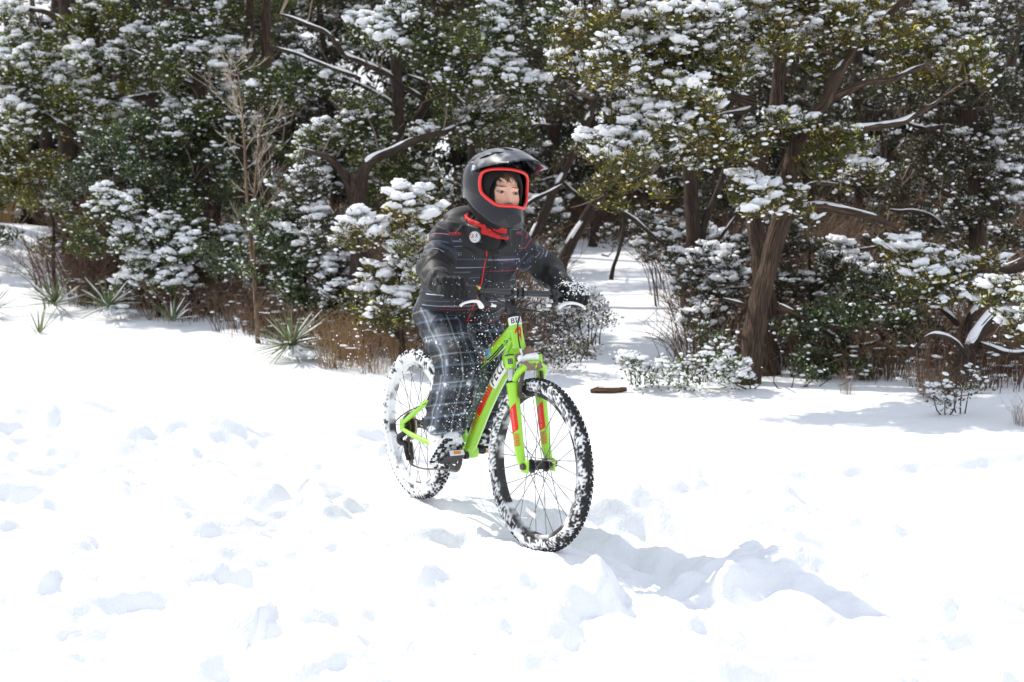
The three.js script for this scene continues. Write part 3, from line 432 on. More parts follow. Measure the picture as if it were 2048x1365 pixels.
// the bare sapling
{
  const b = gp(516, 692), d = 11.6, g = thing('bare_sapling', 'leafless pale sapling with two thin stems and fine twigs on the left', 'tree', b), rel = (x, y, q = d) => at(x, y, q).sub(b), tw = [];
  const stems = [[[516, 700], [511, 600], [500, 470], [492, 380], [488, 280], [480, 190], [470, 90]], [[510, 600], [508, 480], [508, 400], [516, 300], [525, 220]]].map((s) => s.map(([x, y]) => rel(x, y)));
  part(g, 'trunk', join([limb(stems[0], [0.019, 0.017, 0.014, 0.012, 0.009, 0.006, 0.002], { sides: 9, wob: 0.2 }), limb(stems[1], [0.013, 0.012, 0.01, 0.007, 0.003], { sides: 8, wob: 0.2 })]), std(lin(1, 0.92, 0.78), 0.85, { map: barkTex, bumpMap: barkBump, bumpScale: 0.004 }));
  const grow = (p, dir, len, r, lvl) => { const e1 = p.clone().addScaledVector(dir, len * 0.5).add(V(rr(-1, 1), rr(0, 1), rr(-1, 1)).multiplyScalar(len * 0.08)), e2 = p.clone().addScaledVector(dir, len).add(V(0, len * 0.12, 0)); tw.push(limb([p, e1, e2], [r, r * 0.75, r * 0.4], { sides: 4, step: len / 4, cap: false })); if (lvl) for (let i = 0; i < 4; i++) { const t = rr(0.25, 1), q = t < 0.5 ? p.clone().lerp(e1, t * 2) : e1.clone().lerp(e2, t * 2 - 1); grow(q, dir.clone().add(V(rr(-0.7, 0.7), rr(-0.1, 0.7), rr(-0.7, 0.7))).normalize(), len * rr(0.4, 0.65), r * 0.6, lvl - 1); } };
  stems.forEach((s, k) => { const c = curve(s); for (let i = 0; i < (k ? 10 : 24); i++) { const t = mix(0.3, 0.97, rnd()), a = rnd() * 6.28; grow(c.getPoint(t), V(Math.cos(a), rr(0.1, 1.4), Math.sin(a)).normalize(), rr(0.15, 0.55) * (1.15 - t * 0.6), 0.0025, 2); } });
  part(g, 'twigs', join(tw), paleTwig, { kind: 'stuff' });
}
// brown twiggy undergrowth
function twigBundle(n, h, w, r, bend) { const l = []; for (let i = 0; i < n; i++) { const a = rnd() * 6.28, s = rnd() * w, lean = rr(0, bend), H = h * rr(0.5, 1.1), p = V(Math.cos(a) * s, 0, Math.sin(a) * s), m = p.clone().add(V(Math.cos(a + rr(-1, 1)) * lean * 0.4, H * 0.55, Math.sin(a) * lean * 0.4)), e = p.clone().add(V(Math.cos(a) * lean + rr(-0.05, 0.05), H * rr(0.75, 1.05), Math.sin(a) * lean)); l.push(limb([p, m, e], [r, r * 0.8, r * 0.35], { sides: 3, step: H / 4, cap: false })); for (let k = 0; k < 2; k++) { const q = m.clone().lerp(e, rnd()); l.push(limb([q, q.clone().add(V(rr(-0.08, 0.08), rr(0.02, 0.1), rr(-0.08, 0.08)))], [r * 0.6, r * 0.3], { sides: 3, step: 1, cap: false })); } } return join(l); }
const BRUSH = [0, 1, 2].map(() => twigBundle(26, 0.34, 0.2, 0.0028, 0.24));
function brush(name, label, category, mat, spots, geos, scale = 1, snow = 0) {
  const g = thing(name, label, category, V(0, 0, 0)); g.userData.kind = 'stuff'; const l = geos.map(() => []), co = geos.map(() => []), ca = [];
  for (const [px, d] of spots) { const p = onGround(px, d); p.y -= 0.02; const k = (rnd() * geos.length) | 0; l[k].push(place(p, quat(rnd() * 6.28, rr(-0.15, 0.15), rnd() * 6), scale * rr(0.7, 1.2))); const v = rr(0.6, 1.3); co[k].push(lin(v, v * rr(0.85, 1.05), v * rr(0.8, 1))); for (let i = 0; i < snow; i++) ca.push(place(p.clone().add(V(rr(-0.25, 0.25), rr(0.03, 0.25), rr(-0.2, 0.2))), quat(rnd() * 6, 0, 0), V(rr(0.01, 0.04), rr(0.006, 0.018), rr(0.01, 0.03)))); }
  geos.forEach((q, k) => copies(g, 'stems', q, mat, l[k], co[k])); copies(g, 'snow_cover', LUMPS[0], capMat, ca); return g;
}
const brownTwig = std(lin(0.15, 0.095, 0.062), 0.9), rustGrass = std(lin(0.34, 0.21, 0.115), 0.85), strawGrass = std(lin(0.24, 0.17, 0.11), 0.85);
const woodEdge = (px) => { const t = clamp(px / 2048, 0, 1); return mix(13, 8.6, t); };
brush('undergrowth', 'brown twiggy undergrowth along the foot of the thicket on the left', 'undergrowth', brownTwig, Array.from({ length: 130 }, () => { const x = rr(170, 800); return [x, mix(14, 10.9, sstep(100, 760, x)) + rr(0, 1.4)]; }), BRUSH, 1, 3);
brush('undergrowth', 'brown twigs filling the shade between the trunks on the right', 'undergrowth', brownTwig, Array.from({ length: 150 }, () => { const x = rr(1370, 2120); return [x, mix(9.9, 8.9, sstep(1400, 2050, x)) + rr(0, 2.2)]; }), BRUSH, 1.1, 5);
brush('undergrowth', 'dim tangle of dead stems covering the slope under the far trees', 'undergrowth', brownTwig, Array.from({ length: 520 }, () => { let x = rr(-100, 2150); let dd = rr(11.8, 20); if (x > 1060 && x < 1350) dd = rr(18.5, 22); if (x < 130) x += 250; return [x, dd + (x < 700 ? 2 : 0)]; }), BRUSH, 1.7, 4);
brush('undergrowth', 'brown brush behind the rider\'s back and the rear wheel', 'undergrowth', brownTwig, Array.from({ length: 50 }, () => [rr(800, 1120), rr(10.3, 12.5)]), BRUSH, 0.95, 4);
const BLADES = [0, 1].map(() => twigBundle(38, 0.42, 0.1, 0.0017, 0.2));
brush('dry_grass', 'rust-coloured dry grass standing between the yucca and the rear wheel', 'grass', rustGrass, Array.from({ length: 15 }, () => [rr(655, 850), rr(10.2, 10.9)]), BLADES, 0.95, 1);
brush('dry_grass', 'orange sunlit grass and stems at the far left edge', 'grass', std(lin(0.36, 0.24, 0.12), 0.85), Array.from({ length: 12 }, () => { const x = rr(-120, 60); return [x, rr(18.5, 20.5) ]; }), BLADES, 1.7, 1);
brush('dry_grass', 'pale brown dry weeds in the shade near the right edge', 'grass', strawGrass, [...Array.from({ length: 9 }, () => [rr(1800, 1930), rr(8.5, 9)]), [2040, 7.95], [2060, 7.9], [1700, 9]], BLADES, 0.5, 0);

// yuccas: every blade a part
const bladeMat = phys(lin(0.19, 0.235, 0.075), 0.5, { transmission: 0.12, thickness: 0, side: THREE.DoubleSide }), dullBlade = phys(lin(0.12, 0.155, 0.06), 0.55, { side: THREE.DoubleSide });
function bladeGeo(len, wid, droop) {
  const pos = [], idx = [], n = 7;
  for (let i = 0; i <= n; i++) { const t = i / n, w = wid * (t < 0.12 ? 0.7 + 2.5 * t : 1 - Math.pow((t - 0.12) / 0.88, 1.6)) * 0.5 + 0.0004, x = len * t, y = -droop * t * t * len; pos.push(x, y + w * 0.55, -w, x, y, 0, x, y + w * 0.55, w); if (i < n) { const a = i * 3; idx.push(a, a + 3, a + 1, a + 1, a + 3, a + 4, a + 1, a + 4, a + 2, a + 2, a + 4, a + 5); } }
  const g = new THREE.BufferGeometry(); g.setAttribute('position', new THREE.Float32BufferAttribute(pos, 3)); g.setIndex(idx); g.computeVertexNormals(); return g;
}
const BLADE = [bladeGeo(0.42, 0.022, 0.05), bladeGeo(0.42, 0.02, 0.18), bladeGeo(0.42, 0.024, 0.02)];
const bladeSnow = limb([V(0.08, 0.006, 0), V(0.2, 0.002, 0), V(0.36, -0.008, 0)], [0.006, 0.012, 0.004], { sides: 6, step: 0.03, flat: 0.6, wob: 0.4 });
function yucca(label, p, n, size, snow, lo = -0.35, mat = bladeMat, side = 0) {
  const g = thing('yucca', label, 'yucca', p), sn = [];
  for (let i = 0; i < n; i++) {
    const a = i * 2.4 + rr(-0.2, 0.2), el = mix(1.4, lo, Math.pow((i + 0.5) / n, 0.8)) + rr(-0.12, 0.12), m = part(g, 'leaf', BLADE[i % 3], rnd() < 0.3 ? dullBlade : mat);
    m.rotation.set(0, -a, 0); m.rotateZ(el); m.position.set(Math.cos(a) * 0.02, 0.06 * size + rr(-0.02, 0.03), Math.sin(a) * 0.02); m.scale.setScalar(size * rr(0.75, 1.1));
    if (el < 0.95 && rnd() < snow * (Math.cos(a) > -0.1 ? 1.5 : 0.35)) { m.updateMatrix(); sn.push(bladeSnow.clone().translate(0, 0.006, 0).applyMatrix4(m.matrix)); }
  }
  if (side) for (let i = 0; i < 9; i++) { const r = rr(0.03, 0.075); sn.push(strip(LUMPS[i % 3].clone().scale(r, r * 0.7, r).translate(rr(0.0, 0.2), rr(-0.02, 0.07), rr(-0.02, 0.12)))); }
  if (sn.length) part(g, 'snow_cover', join(sn), capMat, { kind: 'stuff' });
}
yucca('spiky yucca half buried in snow, left of the dry grass and rear wheel', gp(582, 722).add(V(0, 0.05, 0)), 70, 0.8, 0.6, -0.5, bladeMat, 1);
yucca('grey-green yucca laden with snow at the foot of the left thicket', gp(218, 640).add(V(0, 0.06, 0)), 54, 0.78, 0.6, -0.4, dullBlade, 1);
yucca('few yucca blades poking out of smooth snow near the left edge', gp(78, 668).add(V(0, -0.06, 0)), 9, 0.75, 0, 0.7, bladeMat);
yucca('dark yucca in brown grass right above the few blades in the snow', gp(108, 628).add(V(0, 0.03, 0)), 40, 0.85, 0.2, -0.1, dullBlade);
yucca('yucca cut by the left edge of the picture, blades lying on snow', gp(-18, 636).add(V(0, 0.02, 0)), 30, 0.8, 0.1, -0.05, dullBlade);
yucca('small upright yucca between the grey-green yucca and the sapling', gp(345, 655).add(V(0, 0.02, 0)), 22, 0.6, 0.5, 0.3, dullBlade);
// the brown log
{
  const p = gp(1217, 787), g = thing('log', 'short brown log lying on the snow right of the front wheel', 'log', p);
  part(g, 'trunk', limb([V(-0.11, 0.012, 0.01), V(-0.05, 0.02, 0), V(0.02, 0.018, 0.01), V(0.11, 0.02, -0.01)], [0.012, 0.022, 0.02, 0.016], { sides: 9, step: 0.015, wob: 0.5 }), std(lin(0.55, 0.36, 0.2), 0.9, { map: barkTex, bumpMap: barkBump, bumpScale: 0.006 }));
  part(g, 'snow_cover', limb([V(-0.06, 0.036, 0), V(0.0, 0.034, 0), V(0.07, 0.034, 0)], [0.006, 0.012, 0.006], { sides: 7, step: 0.02, flat: 0.5, wob: 0.4 }), capMat);
}
// ---------------------------------------------------------------- the bicycle (x forward, y up, z to the rider's right)
const TURN = -Math.atan2(0.8753, 0.4835);
const bike = thing('bicycle', 'lime green child\'s mountain bike with snow-caked tyres, ridden by the person in the helmet', 'bicycle', B0);
bike.rotation.y = TURN;
const grimeTex = grain(256, 256, (u, v) => { const n = tile(u, v, 12, 12) + 0.7 * tile(u, v, 26, 26, 3), k = clamp((n - 0.62) * 3, 0, 0.75), q = 1 + 0.03 * tile(u, v, 5, 5); return [255 * mix(q, 0.75, k), 255 * mix(q, 0.56, k), 255 * mix(q, 1, k)].map((x) => clamp(x, 0, 255)); });
grimeTex.repeat.set(9, 9);
const lime = phys(lin(0.34, 0.72, 0.025), 0.32, { map: grimeTex, clearcoat: 0.6, clearcoatRoughness: 0.15 });
const blackPart = std(lin(0.018, 0.018, 0.019), 0.45), rubber = std(lin(0.02, 0.02, 0.021), 0.75), steel = std(lin(0.55, 0.55, 0.56), 0.3, { metalness: 0.9 }), whitePart = phys(lin(0.8, 0.8, 0.79), 0.35, { clearcoat: 0.4 });
const redPaint = std(lin(0.72, 0.05, 0.03), 0.4), dirtMat = std(lin(0.24, 0.17, 0.11), 0.95, { bumpMap: snowGrain, bumpScale: 0.002 }), rust = std(lin(0.1, 0.075, 0.055), 0.6, { metalness: 0.4 });
const vcol = std(lin(1, 1, 1), 0.8, { vertexColors: true, bumpMap: snowGrain, bumpScale: 0.0015 });
const HT = V(0.312, 0.818, 0), HB = V(0.36, 0.694, 0), AX = HT.clone().sub(HB).normalize(), BBp = V(-0.06, 0.27, 0);
const steerM = new THREE.Matrix4().makeTranslation(HB).multiply(new THREE.Matrix4().makeRotationAxis(AX, 4.6 * Math.PI / 180)).multiply(new THREE.Matrix4().makeTranslation(HB.clone().negate()));
const steer = (g) => g.applyMatrix4(steerM);
const ring = (r0, r1, w, seg = 64) => { const g = new THREE.LatheGeometry([[r0, -w], [r1, -w], [r1, w], [r0, w], [r0, -w]].map(([a, b]) => new THREE.Vector2(a, b * 0.5)), seg); g.rotateX(Math.PI / 2); return g; };
const disc = (r, w, seg = 32) => new THREE.CylinderGeometry(r, r, w, seg).rotateX(Math.PI / 2);
function speckle(g, fn) { const p = g.attributes.position, n = g.attributes.normal, c = []; for (let i = 0; i < p.count; i++) c.push(...fn(p.getX(i), p.getY(i), p.getZ(i), n.getX(i), n.getY(i), n.getZ(i))); g.setAttribute('color', new THREE.Float32BufferAttribute(c, 3)); return g; }
const SNOWC = [0.86, 0.87, 0.88], TYREC = [0.022, 0.022, 0.023];
function wheel(name, cx, bias, steered, phase) {
  const w = part(bike, name, ring(0.244, 0.264, 0.026), null), fin = (g) => { g.translate(cx, 0.3138, 0); if (steered) steer(g); return g; };
  // packed snow stands a few millimetres proud of the rubber
  const snowAt = (a, t) => { const x = Math.cos(a), y = Math.sin(a), side = Math.sin(t), tread = Math.cos(t); return fbm(x * 4.2 + phase, y * 4.2, t * 0.9, 2) * 0.8 + 0.4 * N3(x * 13, y * 13 + phase, t * 2.4) + 0.75 * N3(x * 41, y * 41 + phase, t * 7) + bias(a, side, tread); };
  const seg = 260, rs = 22, pos = [], nor = [], idx = [], col = [];
  for (let i = 0; i <= seg; i++) for (let j = 0; j <= rs; j++) {
    const a = i / seg * Math.PI * 2, t = j / rs * Math.PI * 2, s = snowAt(a, t), up = 0.0032 * sstep(-0.05, 0.15, s) * (1 + 0.5 * N3(Math.cos(a) * 20, Math.sin(a) * 20, t * 3)), r = 0.0235 + up - (Math.cos(t) > 0.3 ? 0.001 : 0);
    const R = 0.279 + Math.cos(t) * r; pos.push(Math.cos(a) * R, Math.sin(a) * R, Math.sin(t) * r); nor.push(Math.cos(a) * Math.cos(t), Math.sin(a) * Math.cos(t), Math.sin(t)); const k = sstep(0.0, 0.1, s); col.push(...[0, 1, 2].map((q) => mix(TYREC[q], SNOWC[q], k)));
    if (i < seg && j < rs) { const o = i * (rs + 1) + j; idx.push(o, o + rs + 1, o + 1, o + 1, o + rs + 1, o + rs + 2); }
  }
  const tg = new THREE.BufferGeometry(); tg.setAttribute('position', new THREE.Float32BufferAttribute(pos, 3)); tg.setAttribute('normal', new THREE.Float32BufferAttribute(nor, 3)); tg.setAttribute('uv', new THREE.Float32BufferAttribute(new Float32Array(pos.length / 3 * 2), 2)); tg.setAttribute('color', new THREE.Float32BufferAttribute(col, 3)); tg.setIndex(idx);
  tg.computeVertexNormals();
  const knobs = [];
  for (let i = 0; i < 84; i++) for (let j = -2; j <= 2; j++) {
    const a = (i + (j & 1 ? 0.5 : 0)) / 84 * Math.PI * 2, t = j * 0.44, s = snowAt(a, t), g = new THREE.BoxGeometry(0.006, 0.0095, Math.abs(j) === 2 ? 0.0065 : 0.008).toNonIndexed();
    g.rotateZ(0.0); g.applyMatrix4(new THREE.Matrix4().makeRotationZ(a).multiply(new THREE.Matrix4().makeTranslation(0.279, 0, 0)).multiply(new THREE.Matrix4().makeRotationY(-t)).multiply(new THREE.Matrix4().makeTranslation(0.0247, 0, 0)));
    const k = rnd() < sstep(0.05, 0.5, s) ? 1 : 0; speckle(g, () => [0, 1, 2].map((q) => mix(TYREC[q], SNOWC[q], k))); knobs.push(g);
  }
  const kg = mergeGeometries(knobs.map((g) => { const o = strip(g); o.setAttribute('color', g.attributes.color); return o; })), all = mergeGeometries([tg, kg]);
  part(w, 'tyre', fin(all), vcol);
  w.geometry = fin(speckle(ring(0.243, 0.262, 0.027, 420), (x, y, z) => { const s = fbm(x * 11 + phase, y * 11, z * 20, 3) + 0.3 * N3(x * 40, y * 40, z * 30) + bias(Math.atan2(y, x), 0.3, 0) * 0.5 + (steered ? 0.1 : 0.12); const k = sstep(-0.12, 0.22, s); return [0, 1, 2].map((q) => mix(0.035, SNOWC[q], k)); })); w.material = vcol;
  part(w, 'hub', fin(join([rod(V(0, 0, -0.05), V(0, 0, 0.05), 0.012), disc(0.024, 0.005).translate(0, 0, 0.03), disc(0.024, 0.005).translate(0, 0, -0.03), rod(V(0, 0, -0.032), V(0, 0, 0.032), 0.016)])), blackPart);
  const spokeMat = std(lin(0.22, 0.2, 0.18), 0.4, { metalness: 0.6 });
  for (let i = 0; i < 28; i++) {
    const a = (i / 28 + phase * 0.01) * Math.PI * 2, side = i & 1 ? 1 : -1, b = a + (i & 2 ? 1 : -1) * 1.05, p = V(Math.cos(b) * 0.022, Math.sin(b) * 0.022, side * 0.03), q = V(Math.cos(a) * 0.246, Math.sin(a) * 0.246, side * 0.003);
    part(w, 'spoke', fin(limb([p, q], [0.0014, 0.0014], { sides: 5, step: 1 })), spokeMat);
  }
  return { w, fin };
}
const rearW = wheel('rear_wheel', -0.4943, (a, s, t) => t > 0.3 ? 0.12 : 0.36, false, 2.3);
const frontW = wheel('front_wheel', 0.4943, (a, s, t) => (s > 0.45 ? 0.06 : s < -0.5 ? -0.1 : -0.42) + (a < -1.2 && a > -2.4 ? 0.4 : 0), true, 7.1);
{ // reflector between the front spokes
  const g = box(0.062, 0.02, 0.008, 0.003).rotateZ(-0.3).translate(-0.02, -0.17, 0.014); part(frontW.w, 'reflector', frontW.fin(g), phys(lin(0.78, 0.76, 0.72), 0.2, { clearcoat: 1 }));
}
// frame: tubes joined at the joints
const dropR = V(-0.4943, 0.3138, 0);
const dtPts = [V(0.352, 0.706, 0), V(0.225, 0.605, 0), V(0.1, 0.47, 0), V(-0.036, 0.285, 0)], ttPts = [V(0.322, 0.782, 0), V(0.18, 0.69, 0), V(0.02, 0.605, 0), V(-0.17, 0.505, 0)];
const frameGeo = [limb(dtPts, [0.026, 0.027, 0.026, 0.024], { sides: 20, step: 0.02 }), limb(ttPts, [0.022, 0.021, 0.018, 0.015], { sides: 18, step: 0.03 }), limb([HB, HB.clone().lerp(HT, 0.5), HT], [0.0245, 0.0225, 0.0245], { sides: 24, step: 0.01 }), limb([BBp, V(-0.19, 0.56, 0)], [0.018, 0.016], { sides: 16 }), rod(V(-0.05, 0.27, -0.036), V(-0.05, 0.27, 0.036), 0.023, 0.023, 20), limb([V(0.3, 0.74, 0), V(0.25, 0.668, 0)], [0.012, 0.012], { sides: 10 })];
for (const s of [-1, 1]) {
  frameGeo.push(limb([V(-0.165, 0.512, s * 0.02), V(-0.27, 0.455, s * 0.042), V(-0.44, 0.352, s * 0.066), V(-0.497, 0.322, s * 0.068)], [0.0105, 0.0105, 0.01, 0.009], { sides: 12, step: 0.03 }), limb([V(-0.06, 0.268, s * 0.03), V(-0.16, 0.27, s * 0.045), V(-0.4, 0.288, s * 0.066), V(-0.49, 0.3, s * 0.068)], [0.012, 0.0115, 0.0105, 0.009], { sides: 12, step: 0.03 }), box(0.04, 0.05, 0.006, 0.002, -0.496, 0.315, s * 0.068));
}
const frame = part(bike, 'frame', join(frameGeo), lime);
// a patch of print wrapped on a tube between two points
function wrapPatch(a, b, r, dir, half, off = 0.0007, ra = r) {
  const T = b.clone().sub(a).normalize(), D = dir.clone().addScaledVector(T, -dir.dot(T)).normalize(), E = T.clone().cross(D), pos = [], uv = [], nor = [], idx = [], n = 14, m = 8;
  for (let i = 0; i <= m; i++) for (let j = 0; j <= n; j++) { const t = i / m, q = (j / n * 2 - 1) * half, rad = mix(ra, r, t) + off, p = a.clone().lerp(b, t).addScaledVector(D, Math.cos(q) * rad).addScaledVector(E, Math.sin(q) * rad); pos.push(p.x, p.y, p.z); const nn = D.clone().multiplyScalar(Math.cos(q)).addScaledVector(E, Math.sin(q)); nor.push(nn.x, nn.y, nn.z); uv.push(j / n, t); if (i < m && j < n) { const o = i * (n + 1) + j; idx.push(o, o + n + 1, o + 1, o + 1, o + n + 1, o + n + 2); } }
  const g = new THREE.BufferGeometry(); g.setAttribute('position', new THREE.Float32BufferAttribute(pos, 3)); g.setAttribute('normal', new THREE.Float32BufferAttribute(nor, 3)); g.setAttribute('uv', new THREE.Float32BufferAttribute(uv, 2)); g.setIndex(idx); return outward(g);
}
const print = (w, h, draw, o = {}) => std(lin(1, 1, 1), 0.4, { map: paint(w, h, draw), side: THREE.DoubleSide, ...o });
const hp = (t) => HB.clone().lerp(HT, t);
part(frame, 'sticker', wrapPatch(hp(0.76), hp(0.99), 0.0243, V(1, 0, 0.22), 1.25), print(256, 128, (c, w, h) => { c.fillStyle = '#f4f3ef'; c.fillRect(0, 0, w, h); c.fillStyle = '#1a1a1a'; c.font = 'bold 108px sans-serif'; c.textAlign = 'center'; c.save(); c.translate(w / 2, 104); c.fillText('BIK', 0, 0); c.restore(); }));
part(frame, 'emblem', wrapPatch(hp(0.25), hp(0.72), 0.0233, V(1, 0, 0.22), 0.75), std(lin(1, 1, 1), 0.4, { map: paint(128, 256, (c, w, h) => { c.clearRect(0, 0, w, h); c.fillStyle = '#d8281c'; c.beginPath(); c.moveTo(18, 112); c.quadraticCurveTo(16, 40, 74, 18); c.lineTo(112, 10); c.quadraticCurveTo(116, 60, 104, 110); c.lineTo(84, 250); c.quadraticCurveTo(84, 170, 52, 130); c.quadraticCurveTo(82, 128, 88, 70); c.quadraticCurveTo(60, 60, 46, 90); c.closePath(); c.fill(); }), alphaTest: 0.5, side: THREE.DoubleSide }));
const dq = (t) => curve(dtPts).getPoint(t), tq = (t) => curve(ttPts).getPoint(t), right = V(0.35, 0.25, 1);
for (const [t0, t1, k] of [[0.08, 0.2, 0], [0.2, 0.32, 1], [0.32, 0.44, 2]]) part(frame, 'lettering', wrapPatch(dq(t1), dq(t0), 0.0268, right, 1.0, 0.0012), print(128, 128, (c, w, h) => { c.fillStyle = '#efece6'; c.fillRect(0, 0, w, h); c.fillStyle = '#161616'; c.font = 'bold italic 104px sans-serif'; c.textAlign = 'center'; c.save(); c.translate(w / 2, h / 2); c.rotate(-Math.PI / 2); c.fillText(['AL', 'CI', 'PE'][k], 0, 38); c.restore(); }));
part(frame, 'stripe', wrapPatch(dq(0.72), dq(0.45), 0.0262, right, 0.55, 0.0012), std(lin(1, 1, 1), 0.4, { map: paint(64, 256, (c, w, h) => { c.clearRect(0, 0, w, h); c.fillStyle = '#d92b1c'; for (let i = 0; i < 12; i++) { c.beginPath(); const y = i * 24; c.moveTo(0, y); c.lineTo(w, y - 30); c.lineTo(w, y - 14 + i); c.lineTo(0, y + 12 + i); c.fill(); } c.fillRect(w * 0.7, 0, w * 0.3, h * 0.7); }), alphaTest: 0.5, side: THREE.DoubleSide }));
part(frame, 'stripe', wrapPatch(dq(0.86), dq(0.73), 0.0255, right, 0.5, 0.0012), std(lin(1, 1, 1), 0.4, { map: paint(64, 128, (c, w, h) => { c.clearRect(0, 0, w, h); c.fillStyle = '#d92b1c'; for (let i = 0; i < 9; i++) c.fillRect(0, i * 15, w, 7 - i * 0.5); }), alphaTest: 0.5, side: THREE.DoubleSide }));
part(frame, 'lettering', wrapPatch(tq(0.33), tq(0.12), 0.0218, V(0.2, 0.8, 1), 0.55, 0.001), std(lin(1, 1, 1), 0.4, { map: paint(64, 256, (c, w, h) => { c.clearRect(0, 0, w, h); c.fillStyle = '#f07a1a'; c.font = 'bold italic 44px sans-serif'; c.textAlign = 'center'; c.save(); c.translate(w / 2, h / 2); c.rotate(-Math.PI / 2); c.fillText('HOTROCK', 0, 16); c.restore(); }), alphaTest: 0.4, side: THREE.DoubleSide }));
part(frame, 'sticker', wrapPatch(tq(0.45), tq(0.35), 0.021, V(0.2, 0.6, 1), 0.9, 0.001), print(128, 128, (c, w, h) => { c.fillStyle = '#8fbbe0'; c.fillRect(0, 0, w, h); c.fillStyle = '#e9f1f7'; c.beginPath(); c.ellipse(40, 50, 26, 40, 0.4, 0, 7); c.fill(); c.strokeStyle = '#2c5f9e'; c.lineWidth = 8; c.beginPath(); c.ellipse(84, 66, 22, 32, -0.4, 0, 7); c.stroke(); }));
part(frame, 'lettering', wrapPatch(tq(0.72), tq(0.47), 0.0195, V(0.2, 0.6, 1), 0.9, 0.001), print(64, 256, (c, w, h) => { c.fillStyle = '#c81f16'; c.fillRect(0, 0, w, h); c.fillStyle = '#f5a79a'; c.font = 'bold 48px sans-serif'; c.textAlign = 'center'; c.save(); c.translate(w / 2, h / 2); c.rotate(-Math.PI / 2); c.fillText('HOTROCK', 0, 16); c.restore(); }));
// brake cables under the top tube
for (const k of [0, 1]) part(frame, 'cable', limb([0.16, 0.3, 0.5, 0.75].map((t) => tq(t).add(V(0.006 * k, -0.021 - 0.008 * k, 0.014))), [0.0024], { sides: 6, step: 0.03 }), blackPart);
for (const s of [0.05, 0.95]) part(frame, 'bearing_cup', limb([hp(s).addScaledVector(AX, s < 0.5 ? -0.018 : 0.004), hp(s).addScaledVector(AX, s < 0.5 ? -0.008 : 0.014)], [0.0262, 0.0262], { sides: 24, step: 1 }), blackPart);
part(bike, 'seat_post', rod(V(-0.185, 0.54, 0), V(-0.235, 0.69, 0), 0.0135), blackPart);
part(bike, 'saddle', iso((x, y, z) => smin(ell(x, y, z, -0.28, 0.705, 0, 0.07, 0.022, 0.065), cap(x, y, z, [-0.28, 0.705, 0], [-0.12, 0.7, 0], 0.03, 0.016), 0.04), [-0.37, 0.65, -0.09], [-0.08, 0.75, 0.09], 0.006), blackPart);

// fork
const fOff = V(0.022, 0, 0), legTop = V(0.383, 0.662, 0), legBot = V(0.47, 0.318, 0), lp = (t, s, z = 0.057) => legTop.clone().lerp(legBot, t).add(V(0, 0, s * z));
const crown = join([limb([V(0.372, 0.672, -0.07), V(0.37, 0.682, -0.035), V(0.364, 0.692, 0), V(0.37, 0.682, 0.035), V(0.372, 0.672, 0.07)], [0.019, 0.022, 0.026, 0.022, 0.019], { sides: 16, step: 0.008 }), ...[-1, 1].map((s) => limb([lp(-0.075, s), lp(0.05, s)], [0.022, 0.0205], { sides: 18, step: 0.02 })),
  ...[-1, 1].map((s) => limb([lp(0.19, s), lp(0.24, s), lp(0.6, s), lp(0.93, s), legBot.clone().add(V(0.018, -0.012, s * 0.058))], [0.0225, 0.0215, 0.0185, 0.0165, 0.012], { sides: 18, step: 0.02 })), ...[-1, 1].map((s) => box(0.04, 0.045, 0.009, 0.003, 0.492, 0.314, s * 0.056)),
  limb([lp(0.21, -1), V(0.435, 0.645, -0.045), V(0.445, 0.662, 0), V(0.435, 0.645, 0.045), lp(0.21, 1)], [0.013, 0.016, 0.02, 0.016, 0.013], { sides: 12, step: 0.01, flat: 0.75 })]);
const fork = part(bike, 'fork', steer(crown), lime);
for (const s of [-1, 1]) {
  part(fork, 'stanchion', steer(limb([lp(0.03, s), lp(0.21, s)], [0.0145, 0.0145], { sides: 18, step: 1 })), steel);
  part(fork, 'wiper', steer(limb([lp(0.175, s), lp(0.197, s)], [0.021, 0.022], { sides: 18, step: 1 })), blackPart);
  part(fork, 'cap', steer(limb([lp(-0.09, s), lp(-0.07, s)], [0.017, 0.0185], { sides: 16, step: 1 })), blackPart);
  const pm = std(lin(1, 1, 1), 0.4, { map: paint(64, 256, (c, w, h) => { c.clearRect(0, 0, w, h); c.fillStyle = '#e0261a'; c.beginPath(); c.moveTo(w, 8); c.lineTo(w, h * 0.62); c.lineTo(0, h * 0.7); c.lineTo(0, 50); c.fill(); for (let i = 0; i < 8; i++) c.fillRect(0, h * 0.71 + i * 9, w, 4); c.fillStyle = '#f4897c'; c.font = 'bold 20px sans-serif'; c.save(); c.translate(36, 120); c.rotate(-Math.PI / 2); c.fillText('SR SUNTOUR', -40, 6); c.restore(); }), alphaTest: 0.5, side: THREE.DoubleSide });
  part(fork, 'stripe', steer(wrapPatch(lp(0.83, s), lp(0.38, s), 0.0195, V(0.35, 0.1, 1), 0.85, 0.001, 0.0172)), pm);
}
part(fork, 'sticker', steer(wrapPatch(lp(0.01, 1), lp(-0.045, 1), 0.0215, V(0.9, 0, 0.5), 0.4, 0.001)), print(64, 64, (c, w, h) => { c.fillStyle = '#6d7a78'; c.fillRect(0, 0, w, h); c.strokeStyle = '#1c1c1c'; c.lineWidth = 7; c.strokeRect(6, 6, 52, 52); c.beginPath(); c.moveTo(20, 44); c.lineTo(34, 18); c.lineTo(46, 44); c.stroke(); }));
part(fork, 'mud', steer(iso((x, y, z) => { const b = Math.min(cap(x, y, z, [0.446, 0.66, -0.02], [0.446, 0.66, 0.03], 0.016, 0.014), cap(x, y, z, [0.385, 0.7, -0.02], [0.392, 0.683, 0.035], 0.019, 0.012)); return b + 0.008 * fbm(x * 60, y * 60, z * 60, 2); }, [0.34, 0.62, -0.07], [0.48, 0.74, 0.07], 0.0035)), dirtMat);
